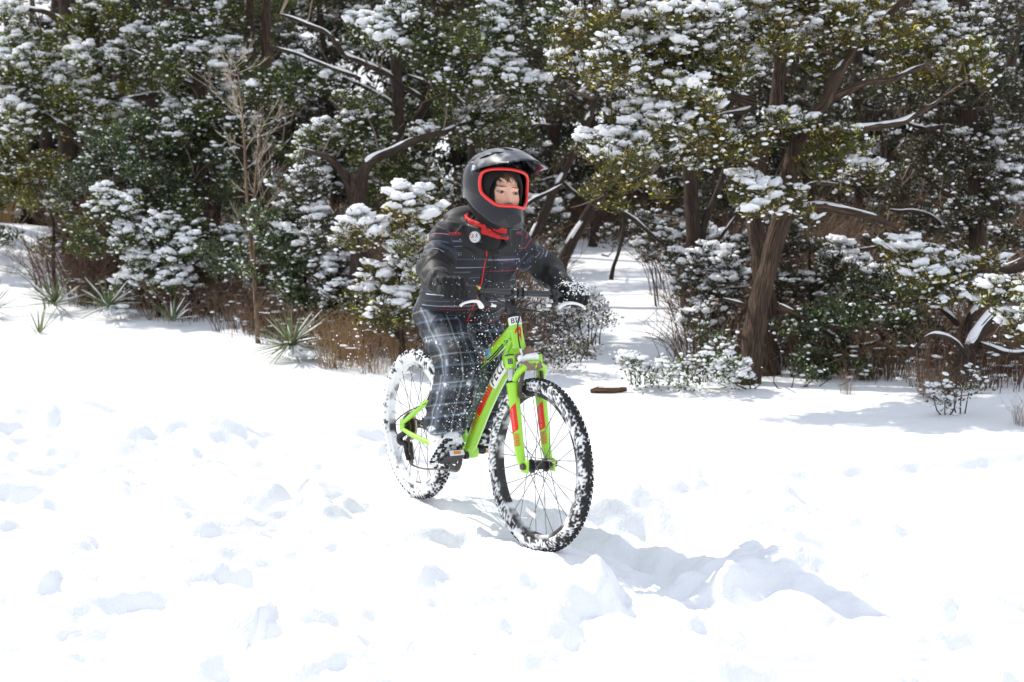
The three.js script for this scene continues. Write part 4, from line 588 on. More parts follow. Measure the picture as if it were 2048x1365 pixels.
part(fork, 'snow_clump', steer(iso((x, y, z) => cap(x, y, z, [0.43, 0.688, -0.015], [0.42, 0.684, 0.04], 0.014, 0.01) + 0.008 * fbm(x * 50, y * 50, z * 50, 2), [0.38, 0.65, -0.06], [0.47, 0.73, 0.08], 0.0035)), capMat);
// front rim brake
for (const s of [-1, 1]) {
  const b = part(fork, 'brake_arm', steer(join([limb([lp(0.31, s, 0.05).add(V(0.028, 0, 0)), lp(0.22, s, 0.046).add(V(0.035, 0.01, 0)), lp(0.08, s, 0.036).add(V(0.05, 0.012, 0))], [0.008, 0.007, 0.006], { sides: 10, step: 0.02 }), disc(0.009, 0.01).rotateY(1.57).translate(...lp(0.31, s, 0.05).add(V(0.036, 0, 0)).toArray())])), rust);
  part(b, 'brake_pad', steer(box(0.05, 0.012, 0.01, 0.003).rotateZ(-0.6).translate(0.435, 0.57, s * 0.026)), rubber);
}
part(fork, 'brake_noodle', steer(limb([V(0.43, 0.645, 0.045), V(0.432, 0.652, 0.0), V(0.436, 0.655, -0.045)], [0.003], { sides: 7, step: 0.01 })), steel);
part(fork, 'axle_nut', steer(join([-1, 1].map((s) => disc(0.012, 0.014, 6).translate(0.494, 0.3138, s * 0.066)))), rust);

// handlebar and controls
const BC = V(0.339, 0.908, 0), BA = V(0.1, 0.085, 1).normalize(), onBar = (z, f = 0, u = 0) => BC.clone().addScaledVector(BA, z).add(V(f, u, 0));
const bar = part(bike, 'handlebar', limb([onBar(-0.292), onBar(-0.06), onBar(0.06), onBar(0.322)], [0.0112, 0.0128, 0.0128, 0.0112], { sides: 16, step: 0.02 }), std(lin(0.025, 0.025, 0.027), 0.25));
const st0 = HT.clone().addScaledVector(AX, 0.06);
part(bike, 'stem', join([rod(HT.clone(), st0.clone().addScaledVector(AX, 0.004), 0.0185, 0.0185, 20), rod(st0, st0.clone().addScaledVector(AX, 0.03), 0.0205, 0.0205, 20), limb([st0.clone().addScaledVector(AX, 0.014), BC.clone().add(V(-0.012, -0.004, 0))], [0.019, 0.017], { sides: 16 }), ...[-0.022, 0.0, 0.022].map((z) => rod(onBar(z - 0.0075), onBar(z + 0.0075), 0.0205, 0.0205, 20))]), std(lin(0.022, 0.022, 0.024), 0.3));
part(bike, 'stem_bolt', join([-0.022, 0.022].flatMap((z) => [-0.013, 0.013].map((u) => rod(onBar(z, 0.016, u), onBar(z, 0.024, u), 0.0042, 0.0042, 8)))), steel);
const ribs = (z0, z1, r, n) => { const pts = [], rad = []; for (let i = 0; i <= n; i++) { pts.push(onBar(mix(z0, z1, i / n))); rad.push(r * (i & 1 ? 1.07 : 0.98)); } return limb(pts, rad, { sides: 16, step: Math.abs(z1 - z0) / n / 2 }); };
for (const s of [-1, 1]) part(bar, 'grip', ribs(s > 0 ? 0.23 : -0.212, s > 0 ? 0.328 : -0.298, 0.0165, 14), rubber);
part(bar, 'gear_shifter', ribs(0.182, 0.228, 0.0195, 9), rubber);
part(bar, 'gear_mark', rod(onBar(0.172, 0.013, 0.008), onBar(0.172, 0.0205, 0.013), 0.0042, 0.0042, 10), std(lin(0.8, 0.6, 0.03), 0.5));
for (const s of [-1, 1]) {
  const z = s * (s > 0 ? 0.165 : 0.155), q = (dz, f, u) => onBar(z + s * dz, f, u - (s > 0 ? 0.008 : 0));
  const cl = part(bar, 'brake_clamp', join([rod(onBar(z - 0.009), onBar(z + 0.009), 0.0175, 0.0175, 16), limb([q(0, 0.01, -0.006), q(-0.004, 0.03, -0.03), q(-0.03, 0.034, -0.038)], [0.011, 0.009, 0.007], { sides: 10, step: 0.01 })]), blackPart);
  part(cl, 'cable_adjuster', rod(q(-0.03, 0.034, -0.038), q(-0.052, 0.034, -0.04), 0.006, 0.005, 10), whitePart);
  part(bar, 'brake_lever', limb([q(0.005, 0.03, -0.046), q(0.018, 0.04, -0.034), q(0.036, 0.056, -0.026), q(0.066, 0.062, -0.026), q(0.1, 0.06, -0.036), q(0.108, 0.058, -0.044)], [0.0105, 0.0095, 0.0075, 0.006, 0.0055, 0.0065], { sides: 10, step: 0.006, flat: 0.8 }), whitePart);
}
const cbl = (pts) => part(bar, 'cable', limb(pts, [0.0027], { sides: 7, step: 0.015 }), blackPart);
{ const e = (s, dz) => onBar(s * ((s > 0 ? 0.165 : 0.155) - dz), 0.034, -0.04);
  cbl([e(-1, 0.052), onBar(-0.06, 0.042, -0.03), onBar(-0.015, 0.046, -0.04), V(0.38, 0.82, 0.018), V(0.385, 0.76, 0.022), V(0.402, 0.712, 0.022), V(0.43, 0.66, 0.02)]);
  cbl([e(1, 0.052), onBar(0.02, 0.05, -0.06), V(0.42, 0.84, -0.06), V(0.43, 0.79, -0.085), V(0.39, 0.74, -0.07), V(0.33, 0.735, -0.025), V(0.27, 0.73, 0.016)]);
  cbl([onBar(0.15, 0.01, -0.012), onBar(0.03, 0.045, -0.05), V(0.415, 0.835, -0.07), V(0.42, 0.785, -0.1), V(0.375, 0.74, -0.075), V(0.32, 0.735, -0.025), V(0.27, 0.725, 0.01)]);
  part(bar, 'cable_end', limb([V(0.4, 0.715, 0.022), V(0.425, 0.668, 0.021)], [0.0045, 0.003], { sides: 8, step: 1 }), whitePart); }

// drive train
const ca = 0.13, cr = V(Math.cos(ca), Math.sin(ca), 0), pedR = BBp.clone().addScaledVector(cr, 0.152), pedL = BBp.clone().addScaledVector(cr, -0.152);
{
  const teeth = (r, n, w, z, cx, cy) => { const s = new THREE.Shape(); for (let i = 0; i <= n * 2; i++) { const a = i / n * Math.PI, q = r + (i & 1 ? 0.004 : -0.003); i ? s.lineTo(Math.cos(a) * q, Math.sin(a) * q) : s.moveTo(Math.cos(a) * q, Math.sin(a) * q); } const hole = new THREE.Path(); hole.absarc(0, 0, r * 0.72, 0, 6.2832); s.holes.push(hole); return new THREE.ExtrudeGeometry(s, { depth: w, bevelEnabled: false }).translate(cx, cy, z); };
  const arms = [0, 1, 2, 3].map((i) => box(0.055, 0.011, 0.004, 0.0015).translate(0.03, 0, 0).rotateZ(i * 1.571 + 0.5).translate(BBp.x, BBp.y, 0.055));
  const crank = part(bike, 'crankset', join([ring(0.047, 0.068, 0.004, 48).translate(BBp.x, BBp.y, 0.055), ring(0.036, 0.041, 0.004, 40).translate(BBp.x, BBp.y, 0.058), ...arms, disc(0.02, 0.02).translate(BBp.x, BBp.y, 0.058), rod(V(BBp.x, BBp.y, -0.07), V(BBp.x, BBp.y, 0.07), 0.0085)]), std(lin(0.02, 0.02, 0.02), 0.55));
  for (const [s, p] of [[1, pedR], [-1, pedL]]) part(crank, 'crank_arm', join([limb([V(BBp.x, BBp.y, s * 0.07), V(mix(BBp.x, p.x, 0.5), mix(BBp.y, p.y, 0.5), s * 0.076), V(p.x, p.y, s * 0.08)], [0.0145, 0.011, 0.0125], { sides: 12, step: 0.02 }), disc(0.014, 0.014).translate(p.x, p.y, s * 0.08)]), std(lin(0.035, 0.034, 0.033), 0.45, { metalness: 0.3 }));
  for (const [s, p, tilt] of [[1, pedR, 0.5], [-1, pedL, -0.15]]) {
    const f = (g) => g.rotateZ(tilt).scale(0.9, 0.9, 0.85).translate(p.x, p.y, s * 0.136), pd = part(bike, 'pedal', f(join([box(0.09, 0.008, 0.082, 0.003, 0, 0.007, 0), box(0.09, 0.008, 0.082, 0.003, 0, -0.007, 0), box(0.008, 0.026, 0.084, 0.003, 0.043, 0, 0), box(0.008, 0.026, 0.084, 0.003, -0.043, 0, 0), rod(V(0, 0, -0.055), V(0, 0, 0.04), 0.008)])), rubber);
    part(pd, 'snow_clump', f(box(0.006, 0.022, 0.07, 0.002, 0.047, 0, 0)), capMat);
    part(pd, 'reflector', f(box(0.004, 0.012, 0.034, 0.001, 0.0505, 0, 0)), phys(lin(0.75, 0.24, 0.02), 0.2, { clearcoat: 1 }));
  }
  const cz = 0.042, cas = []; for (let i = 0; i < 7; i++) cas.push(teeth(0.024 + i * 0.004, 14 + i * 3, 0.0022, cz + 0.02 - i * 0.0045, -0.4943, 0.3138));
  part(rearW.w, 'cassette', join(cas), rust); part(rearW.w, 'spoke_guard', ring(0.03, 0.062, 0.003, 40).translate(-0.4943, 0.3138, 0.031), phys(lin(0.62, 0.54, 0.42), 0.35, { transmission: 0.2, thickness: 0 }));
  const hang = V(-0.485, 0.285, 0.062), p1 = V(-0.478, 0.245, 0.05), p2 = V(-0.452, 0.178, 0.05);
  const der = part(bike, 'derailleur', join([limb([hang, V(-0.505, 0.265, 0.075), V(-0.495, 0.245, 0.075), p1.clone().add(V(0, 0, 0.012))], [0.011, 0.014, 0.013, 0.01], { sides: 10, step: 0.008 }), limb([p1.clone().add(V(0, 0, 0.01)), V(-0.475, 0.21, 0.06), p2.clone().add(V(0, 0, 0.01))], [0.012, 0.009, 0.011], { sides: 8, step: 0.01, flat: 0.35 }), limb([p1.clone().add(V(0, 0, -0.008)), p2.clone().add(V(0, 0, -0.008))], [0.009, 0.008], { sides: 8, step: 0.02, flat: 0.35 })]), blackPart);
  for (const p of [p1, p2]) part(der, 'pulley', teeth(0.019, 11, 0.004, p.z - 0.002, p.x, p.y), rust);
  part(der, 'cable', limb([V(-0.3, 0.43, 0.055), V(-0.47, 0.36, 0.08), V(-0.535, 0.31, 0.085), V(-0.52, 0.27, 0.078)], [0.0025], { sides: 6, step: 0.02 }), blackPart);
  const ch = []; for (let i = 0; i <= 8; i++) { const a = 1.65 - i / 8 * 3.3; ch.push(V(BBp.x + Math.cos(a) * 0.069, BBp.y + Math.sin(a) * 0.069, 0.055)); }
  const low = [p2.clone().add(V(0.012, -0.018, 0)), p2.clone().add(V(-0.016, -0.008, 0)), p1.clone().add(V(0.012, 0.004, 0)), V(-0.46, 0.285, 0.049), V(-0.455, 0.318, 0.049), V(-0.475, 0.344, 0.049)];
  part(bike, 'chain', limb([...ch, V(-0.2, 0.185, 0.051), V(-0.33, 0.163, 0.05), ...low, V(-0.25, 0.342, 0.05), ch[0].clone()], [0.0036], { sides: 6, step: 0.012 }), rust);
  part(bike, 'rear_brake', join([-1, 1].map((s) => limb([V(-0.285, 0.445, s * 0.05), V(-0.265, 0.475, s * 0.045), V(-0.235, 0.505, s * 0.03)], [0.008, 0.007, 0.006], { sides: 8, step: 0.02 }))), blackPart);
}
// ---------------------------------------------------------------- the rider (in the bicycle's axes)
const rider = thing('person', 'child in black full-face helmet, red-dashed dark jacket and plaid trousers riding the green bicycle', 'person', B0);
rider.rotation.y = TURN;
const J = { shR: [0.045, 1.085, 0.135], elR: [0.105, 0.985, 0.212], wrR: [0.284, 0.94, 0.276], shL: [0.07, 1.07, -0.135], elL: [0.1, 0.962, -0.265], wrL: [0.25, 0.9, -0.254], hipR: [-0.12, 0.79, 0.085], knR: [0.1, 0.625, 0.115], anR: [-0.03, 0.345, 0.118], hipL: [-0.15, 0.78, -0.085], knL: [-0.02, 0.575, -0.11], anL: [-0.235, 0.315, -0.118] };
const mid = (a, b, t) => [mix(a[0], b[0], t), mix(a[1], b[1], t), mix(a[2], b[2], t)];
const along = (x, y, z, a, b) => { const d = [b[0] - a[0], b[1] - a[1], b[2] - a[2]]; return ((x - a[0]) * d[0] + (y - a[1]) * d[1] + (z - a[2]) * d[2]) / (d[0] * d[0] + d[1] * d[1] + d[2] * d[2]); };
// where on a limb's sleeve a point lies: [round it, along it] in metres
const sleeveUV = (x, y, z, a, b, R) => { const A = V(...a), T = V(...b).sub(A), L = T.length(); T.divideScalar(L); const P = V(x, y, z).sub(A), s = P.dot(T), e = V(0, 1, 0).cross(T).normalize(), f = T.clone().cross(e); P.addScaledVector(T, -s); return [Math.atan2(P.dot(f), P.dot(e)) * R, s, L]; };

// ---- head and body: one skin
const HC = V(0.165, 1.255, 0);
const headQ = new THREE.Quaternion().setFromAxisAngle(V(1, 0, 0), -0.11).multiply(new THREE.Quaternion().setFromAxisAngle(V(0, 1, 0), -0.02));
const HEADC = V(0.175, 1.255, -0.01);
const toHead = (p, q) => { const v = V(...p).sub(HC).applyQuaternion(q.clone().invert()); return v; };
const EYES = [-1, 1].map((s) => [0.0735, 0.004, s * 0.0288]);
function headSdf(x, y, z) {
  const az = Math.abs(z);
  let d = ell(x, y, z, -0.012, 0.03, 0, 0.09, 0.095, 0.072);
  d = smin(d, ell(x, y, z, 0.022, -0.03, 0, 0.066, 0.075, 0.056), 0.03);
  d = smin(d, ball(x, y, az, 0.052, -0.024, 0.03, 0.026), 0.03);                      // cheeks
  d = smin(d, ell(x, y, z, 0.06, -0.078, 0, 0.025, 0.018, 0.024), 0.02);               // chin
  d = smin(d, ell(x, y, az, 0.074, 0.022, 0.022, 0.012, 0.006, 0.02), 0.014);          // brow
  d = smax(d, -ell(x, y, az, 0.094, 0.004, 0.03, 0.02, 0.012, 0.019), 0.012);          // sockets
  d = smin(d, ball(x, y, az, EYES[1][0], EYES[1][1], EYES[1][2], 0.0126), 0.004);      // lids
  d = smax(d, -ell(x, y, az, EYES[1][0] + 0.013, EYES[1][1], EYES[1][2] + 0.0005, 0.012, 0.0043, 0.0112), 0.0015);
  d = smin(d, cap(x, y, z, [0.083, 0.008, 0], [0.098, -0.026, 0], 0.007, 0.0095), 0.012); // nose
  d = smin(d, ball(x, y, az, 0.09, -0.029, 0.0095, 0.007), 0.006);
  d = smax(d, -ball(x, y, az, 0.096, -0.037, 0.006, 0.003), 0.003);
  d = smin(d, ell(x, y, z, 0.081, -0.05, 0, 0.007, 0.0052, 0.018), 0.006);             // lips
  d = smin(d, ell(x, y, z, 0.079, -0.06, 0, 0.008, 0.006, 0.015), 0.006);
  d = smin(d, ell(x, y, az, -0.01, -0.004, 0.07, 0.014, 0.026, 0.008), 0.006);         // ears
  return d;
}
const headG = iso(headSdf, [-0.12, -0.12, -0.09], [0.125, 0.14, 0.09], 0.0026, (x, y, z) => {
  const az = Math.abs(z), lip = Math.hypot((y + 0.055) / 0.0085, z / 0.019), brow = Math.hypot((y - 0.0245 - 0.1 * (0.02 - az) * 0.3) / 0.0026, (az - 0.028) / 0.018), pink = Math.exp(-((az - 0.036) ** 2 + (y + 0.02) ** 2) / 0.0004) + 0.8 * Math.exp(-(z * z + (y + 0.028) ** 2) / 0.00016), n = 1 + 0.05 * N3(x * 160, y * 160, z * 160);
  let c = [0.88 * n, 0.55 * n, 0.41 * n]; if (x > 0.04) { c = [c[0], c[1] * (1 - 0.16 * pink), c[2] * (1 - 0.2 * pink)]; if (lip < 1) c = [0.56, 0.24, 0.2]; if (brow < 1 + 0.3 * N3(z * 400, y * 300, 2)) c = [0.2, 0.11, 0.065]; const lash = Math.abs(Math.hypot((y - EYES[1][1]) / 0.0052, (az - EYES[1][2]) / 0.0122) - 1); if (lash < 0.16 && y > EYES[1][1] && x > 0.07) c = [0.09, 0.05, 0.035]; }
  return c;
});
headG.applyQuaternion(headQ).translate(HEADC.x, HEADC.y, HEADC.z);
const arm = (x, y, z, s, q) => Math.min(cap(x, y, z, J['sh' + s], J['el' + s], 0.036 * q, 0.03 * q), cap(x, y, z, J['el' + s], mid(J['el' + s], J['wr' + s], 0.75), 0.03 * q, 0.022 * q));
const bodyG = iso((x, y, z) => {
  let d = smin(cap(x, y, Math.abs(z), [-0.13, 0.81, 0.035], [0.04, 1.04, 0.04], 0.075, 0.08), cap(x, y, z, [0.06, 1.07, 0], [0.12, 1.165, 0], 0.045, 0.042), 0.05);
  for (const s of 'RL') { d = smin(d, arm(x, y, z, s, 1), 0.03); d = smin(d, Math.min(cap(x, y, z, J['hip' + s], J['kn' + s], 0.055, 0.045), cap(x, y, z, J['kn' + s], mid(J['kn' + s], J['an' + s], 0.8), 0.044, 0.034)), 0.03); }
  return d;
}, [-0.32, 0.26, -0.36], [0.34, 1.23, 0.36], 0.011, () => [0.6, 0.335, 0.235]);
const skin = phys(lin(1, 1, 1), 0.52, { vertexColors: true, sheen: 0.3, sheenColor: lin(0.5, 0.3, 0.25), specularIntensity: 0.5 });
const body = part(rider, 'body', mergeGeometries([headG, bodyG]), skin);
for (const e of EYES) {
  const look = V(1, -0.02, -0.2).normalize(), g = mergeVertices(new THREE.IcosahedronGeometry(0.0114, 12).deleteAttribute('normal').deleteAttribute('uv')); g.computeVertexNormals();
  speckle(g, (x, y, z) => { const a = Math.acos(clamp((x * look.x + y * look.y + z * look.z) / 0.0114, -1, 1)); return a < 0.24 ? [0.004, 0.004, 0.004] : a < 0.64 ? [0.016, 0.009, 0.005] : [0.3, 0.28, 0.27]; });
  g.translate(e[0], e[1], e[2]).applyQuaternion(headQ).translate(HEADC.x, HEADC.y, HEADC.z); part(body, 'eye', g, phys(lin(1, 1, 1), 0.25, { vertexColors: true, clearcoat: 0.35, clearcoatRoughness: 0.05 }));
}
{ // fringe
  const h = []; for (let i = 0; i < 120; i++) { const t = rr(-1, 1), z = t * 0.046, y0 = 0.072 - 0.012 * t * t, l = (0.012 + 0.028 * Math.pow(rnd(), 1.5) * (0.6 + 0.4 * Math.sin(t * 9))) * (1 - 0.3 * Math.abs(t)), sw = rr(-0.02, 0.006), pts = [0, 0.35, 0.7, 1].map((k) => { const yy = y0 - l * k, zz = z + sw * k * k; let x = 0.11; while (headSdf(x, yy, zz) > 0.0025 && x > 0) x -= 0.002; return V(x + 0.001, yy, zz); }); h.push(limb(pts, [0.0016, 0.0015, 0.0012, 0.0004], { sides: 4, step: 0.008, cap: false })); }
  part(rider, 'hair', join(h).applyQuaternion(headQ).translate(HEADC.x, HEADC.y, HEADC.z), std(lin(0.1, 0.055, 0.028), 0.5), { kind: 'stuff' });
  const bal = iso((x, y, z) => { const d = smin(Math.min(headSdf(x, y, z), ell(x, y, z, -0.012, 0.03, 0, 0.09, 0.095, 0.072)) - 0.007, cap(x, y, z, [-0.03, -0.05, 0], [-0.05, -0.16, 0.005], 0.05, 0.056), 0.03); return smax(d, -(Math.hypot((y + 0.004) / 0.075, z / 0.051) - 1) * 0.05 - (x < 0.01 ? 0.1 : 0), 0.006); }, [-0.13, -0.21, -0.1], [0.13, 0.15, 0.1], 0.004);
  part(rider, 'balaclava', bal.applyQuaternion(headQ).translate(HEADC.x, HEADC.y, HEADC.z), std(lin(0.012, 0.012, 0.013), 0.95));
}

// ---- helmet, bright wet reflections painted as pale mottling into crown and visor colour
const mixc = (a, b, t) => a.map((v, i) => mix(v, b[i], t));
const helmQ = new THREE.Quaternion().setFromAxisAngle(V(1, 0, 0), -0.12), inB = (g) => g.applyQuaternion(helmQ).translate(HC.x, HC.y, HC.z);
const shellOuter = (x, y, z) => {
  const az = Math.abs(z);
  let d = ell(x, y, z, -0.008, 0.042, 0, 0.132, 0.118, 0.116);
  d = smin(d, smax(Math.hypot((x - 0.012) / 0.136, z / 0.104) * 0.112 - 0.112, Math.abs(y + 0.065) - 0.075, 0.03), 0.03);
  d = smin(d, ell(x, y, z, 0.098, -0.085, 0, 0.07, 0.052, 0.062), 0.03);
  d = smin(d, cap(x, y, az, [0.02, -0.1, 0.088], [0.12, -0.108, 0.034], 0.02, 0.024), 0.02);
  d = smax(d, (Math.min(-0.03, -0.04 - 0.58 * x) - y) * 0.88, 0.012);
  return d;
};
const slot = (x, y, z) => { const az = Math.abs(z); return Math.min(cap(x, y, az, [-0.05, 0.142, 0.052], [0.02, 0.15, 0.056], 0.006, 0.009), cap(x, y, az, [-0.035, 0.105, 0.098], [0.028, 0.112, 0.096], 0.004, 0.009), cap(x, y, az, [0.02, 0.158, 0.022], [0.075, 0.138, 0.026], 0.007, 0.01), cap(x, y, az, [-0.085, -0.005, 0.092], [-0.05, -0.055, 0.104], 0.007, 0.01)); };
const OPEN = [[0.096, 0.05], [0.09, 0.068], [0.07, 0.08], [0.035, 0.086], [0, 0.088], [-0.035, 0.086], [-0.07, 0.08], [-0.09, 0.068], [-0.096, 0.05], [-0.0965, 0.02], [-0.093, -0.004], [-0.075, -0.028], [-0.054, -0.044], [-0.03, -0.045], [0, -0.043], [0.03, -0.045], [0.054, -0.044], [0.075, -0.028], [0.093, -0.004], [0.0965, 0.02]];
const openD = (z, y) => { let d = 1e9, inside = false; for (let i = 0, j = OPEN.length - 1; i < OPEN.length; j = i++) { const [ax, ay] = OPEN[j], [bx, by] = OPEN[i], ex = bx - ax, ey = by - ay, t = clamp(((z - ax) * ex + (y - ay) * ey) / (ex * ex + ey * ey), 0, 1); d = Math.min(d, Math.hypot(z - ax - ex * t, y - ay - ey * t)); if ((ay > y) !== (by > y) && z < (bx - ax) * (y - ay) / (by - ay) + ax) inside = !inside; } return inside ? -d : d; };
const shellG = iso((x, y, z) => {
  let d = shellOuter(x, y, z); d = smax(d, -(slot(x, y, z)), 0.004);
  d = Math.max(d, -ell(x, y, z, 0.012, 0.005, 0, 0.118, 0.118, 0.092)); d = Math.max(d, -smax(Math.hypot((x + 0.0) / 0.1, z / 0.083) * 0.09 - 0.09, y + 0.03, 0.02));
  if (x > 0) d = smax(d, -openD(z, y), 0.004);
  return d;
}, [-0.15, -0.17, -0.13], [0.18, 0.17, 0.13], 0.0026, (x, y, z) => { const o = shellOuter(x, y, z), seam = Math.abs(y - 0.004 + 0.58 * x) < 0.0016 && o > -0.003; return o < -0.004 || seam ? [0.004, 0.004, 0.004] : mixc([0.007, 0.008, 0.012], [0.34, 0.36, 0.4], 0.8 * sstep(0.02, 0.4, fbm(x * 22 + y * 8, y * 40, z * 22, 3)) * sstep(0.05, 0.12, y + 0.03 * N3(x * 20, 3, z * 20))); });  // pale streaks over the crown are reflections painted into the vertex colour
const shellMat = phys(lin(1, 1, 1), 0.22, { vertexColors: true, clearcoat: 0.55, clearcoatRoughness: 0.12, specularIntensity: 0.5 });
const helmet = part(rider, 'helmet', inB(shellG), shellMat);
const onShell = (z, y, s = 0.2) => { let x = s; while (shellOuter(x, y, z) > 0 && x > -0.2) x -= 0.0008; return V(x, y, z); };
const rimPts = OPEN.map(([z, y]) => onShell(z, y).add(V(0.0, 0, 0)));
{ const c = new THREE.CatmullRomCurve3(rimPts, true, 'centripetal'); part(helmet, 'trim', inB(new THREE.TubeGeometry(c, 160, 0.0062, 10, true)), phys(lin(0.8, 0.035, 0.03), 0.4, { clearcoat: 0.2 })); }
part(helmet, 'padding', inB(iso((x, y, z) => { let d = Math.max(ell(x, y, z, 0.0, 0.01, 0, 0.116, 0.122, 0.098), -ell(x, y, z, -0.005, 0.005, 0, 0.108, 0.108, 0.078)); d = Math.max(d, -smax(Math.hypot(z / 0.062, (y - 0.005) / 0.068) * 0.06 - 0.06, -x, 0.01)); return d; }, [-0.13, -0.13, -0.11], [0.14, 0.14, 0.11], 0.005)), std(lin(0.012, 0.012, 0.012), 0.95));
{ // visor: a curved peak
  const n = 26, m = 16, P = (s, t) => { const a = t * 1.34, b = V(-0.005 + 0.03 * t * t, 0.042 + 0.1205 * Math.cos(a), 0.1185 * Math.sin(a)), f = V(0.232 + 0.016 * (1 - t * t), 0.104 + 0.018 * (1 - t * t), 0.08 * t), k = b.lerp(f, s); k.y += 0.02 * Math.sin(s * Math.PI) * (1 - 0.7 * t * t) - 0.003 * Math.exp(-((Math.abs(t) - 0.5) ** 2) / 0.008) * Math.sin(s * Math.PI); return k; };
  const pos = [], idx = [], top = (n + 1) * (m + 1);
  for (const off of [0, 0.0045]) for (let i = 0; i <= m; i++) for (let j = 0; j <= n; j++) { const p = P(i / m, j / n * 2 - 1); pos.push(p.x, p.y - off, p.z * (1 - off)); }
  const q = (a, b, c, d) => idx.push(a, b, c, a, c, d), I = (i, j, k) => k * top + i * (n + 1) + j;
  for (let i = 0; i < m; i++) for (let j = 0; j < n; j++) { q(I(i, j, 0), I(i, j + 1, 0), I(i + 1, j + 1, 0), I(i + 1, j, 0)); q(I(i, j, 1), I(i + 1, j, 1), I(i + 1, j + 1, 1), I(i, j + 1, 1)); }
  for (let i = 0; i < m; i++) { q(I(i, 0, 0), I(i + 1, 0, 0), I(i + 1, 0, 1), I(i, 0, 1)); q(I(i, n, 0), I(i, n, 1), I(i + 1, n, 1), I(i + 1, n, 0)); }
  for (let j = 0; j < n; j++) { q(I(m, j, 0), I(m, j + 1, 0), I(m, j + 1, 1), I(m, j, 1)); q(I(0, j, 0), I(0, j, 1), I(0, j + 1, 1), I(0, j + 1, 0)); }
  const g = new THREE.BufferGeometry(); g.setAttribute('position', new THREE.Float32BufferAttribute(pos, 3)); g.setIndex(idx); g.computeVertexNormals(); speckle(g, (x, y, z) => mixc([0.007, 0.008, 0.012], [0.34, 0.36, 0.4], 0.8 * sstep(0.02, 0.4, fbm(x * 22 + y * 8, y * 40, z * 22, 3))));  // visor colour carries the same painted reflections
  part(helmet, 'visor', inB(g), phys(lin(1, 1, 1), 0.3, { vertexColors: true, clearcoat: 0.7, clearcoatRoughness: 0.12, specularIntensity: 0.6 }));
  const vents = []; for (const [s0, s1, t0] of [[0.3, 0.62, 0.28], [0.3, 0.62, -0.28], [0.12, 0.4, 0.72], [0.12, 0.4, -0.72], [0.3, 0.55, 0.56]]) vents.push(limb([P(s0, t0).add(V(0, 0.001, 0)), P((s0 + s1) / 2, t0 * 0.95).add(V(0, 0.001, 0)), P(s1, t0 * 0.85).add(V(0, 0.001, 0))], [0.002, 0.007, 0.002], { sides: 8, step: 0.01, flat: 0.25 }));
  part(helmet, 'vent', inB(join(vents)), std(lin(0.004, 0.004, 0.004), 0.9));
  const fan = (z, y, r, mat, name, rx = r) => { const p = onShell(z, y), e = 0.004, nn = V(shellOuter(p.x + e, p.y, p.z) - shellOuter(p.x - e, p.y, p.z), shellOuter(p.x, p.y + e, p.z) - shellOuter(p.x, p.y - e, p.z), shellOuter(p.x, p.y, p.z + e) - shellOuter(p.x, p.y, p.z - e)).normalize(); const g = new THREE.CylinderGeometry(r, r, 0.004, 24).scale(1, 1, rx / r).applyQuaternion(new THREE.Quaternion().setFromUnitVectors(V(0, 1, 0), nn)).translate(p.x, p.y, p.z); return part(helmet, name, inB(g), mat); };
  for (const s of [-1, 1]) fan(s * 0.1165, 0.032, 0.0055, std(lin(0.75, 0.6, 0.4), 0.3, { metalness: 0.8 }), 'screw');
  fan(0.002, -0.088, 0.019, std(lin(0.02, 0.02, 0.021), 0.75), 'mouth_vent', 0.03);
  const lg = new THREE.Shape(); lg.moveTo(-0.008, 0.008); lg.lineTo(0.006, 0.009); lg.lineTo(0.008, 0.002); lg.lineTo(0.002, 0.001); lg.lineTo(0.004, -0.009); lg.lineTo(-0.006, -0.003); lg.lineTo(-0.001, 0.003); lg.closePath();
  part(helmet, 'emblem', inB(new THREE.ExtrudeGeometry(lg, { depth: 0.002, bevelEnabled: false }).rotateY(0.35).translate(0.048, 0.08, 0.1195)), std(lin(0.75, 0.75, 0.75), 0.4));
  part(helmet, 'chin_strap', inB(join([limb([V(0.06, -0.12, 0.05), V(0.09, -0.14, 0.025), V(0.11, -0.15, 0.0)], [0.006, 0.007, 0.006], { sides: 8, step: 0.02, flat: 0.4 }), box(0.022, 0.014, 0.018, 0.004, 0.115, -0.148, 0.004)])), std(lin(0.03, 0.03, 0.032), 0.5));
}

// ---- jacket
const cloth = grain(256, 256, (u, v) => { const n = clamp(128 + 60 * Math.sin(u * 400) * Math.sin(v * 400) + 50 * tile(u, v, 30, 30), 0, 255); return [n, n, n]; }, false);
const dashTex = paint(1024, 1024, (c, w, h) => {
  c.fillStyle = '#171a22'; c.fillRect(0, 0, w, h);
  const r2 = (a, b) => a + (b - a) * rnd();
  for (let i = 0; i < 60; i++) { c.fillStyle = ['#161920', '#252936', '#2f3545', '#111318'][i % 4]; c.fillRect(r2(0, w), r2(0, h), r2(90, 260), r2(8, 40)); }
  for (let y = 8; y < h; y += 14) for (let k = 0; k < 5; k++) {
    const x = r2(0, w), l = r2(30, 190), yy = y + r2(-7, 7), q = rnd(); c.fillStyle = q < 0.42 ? '#c8231f' : q < 0.66 ? '#878c98' : q < 0.8 ? '#d9dbe0' : '#565d70';
    const t = r2(2, 5); if (rnd() < 0.3) for (let j = 0; j < l; j += 7) c.fillRect(x + j, yy, 4, t * 0.8); else { c.beginPath(); c.moveTo(x, yy); c.lineTo(x + l, yy + r2(-3, 3)); c.lineTo(x + l, yy + t); c.lineTo(x, yy + t * 0.6); c.fill(); }
  }
});
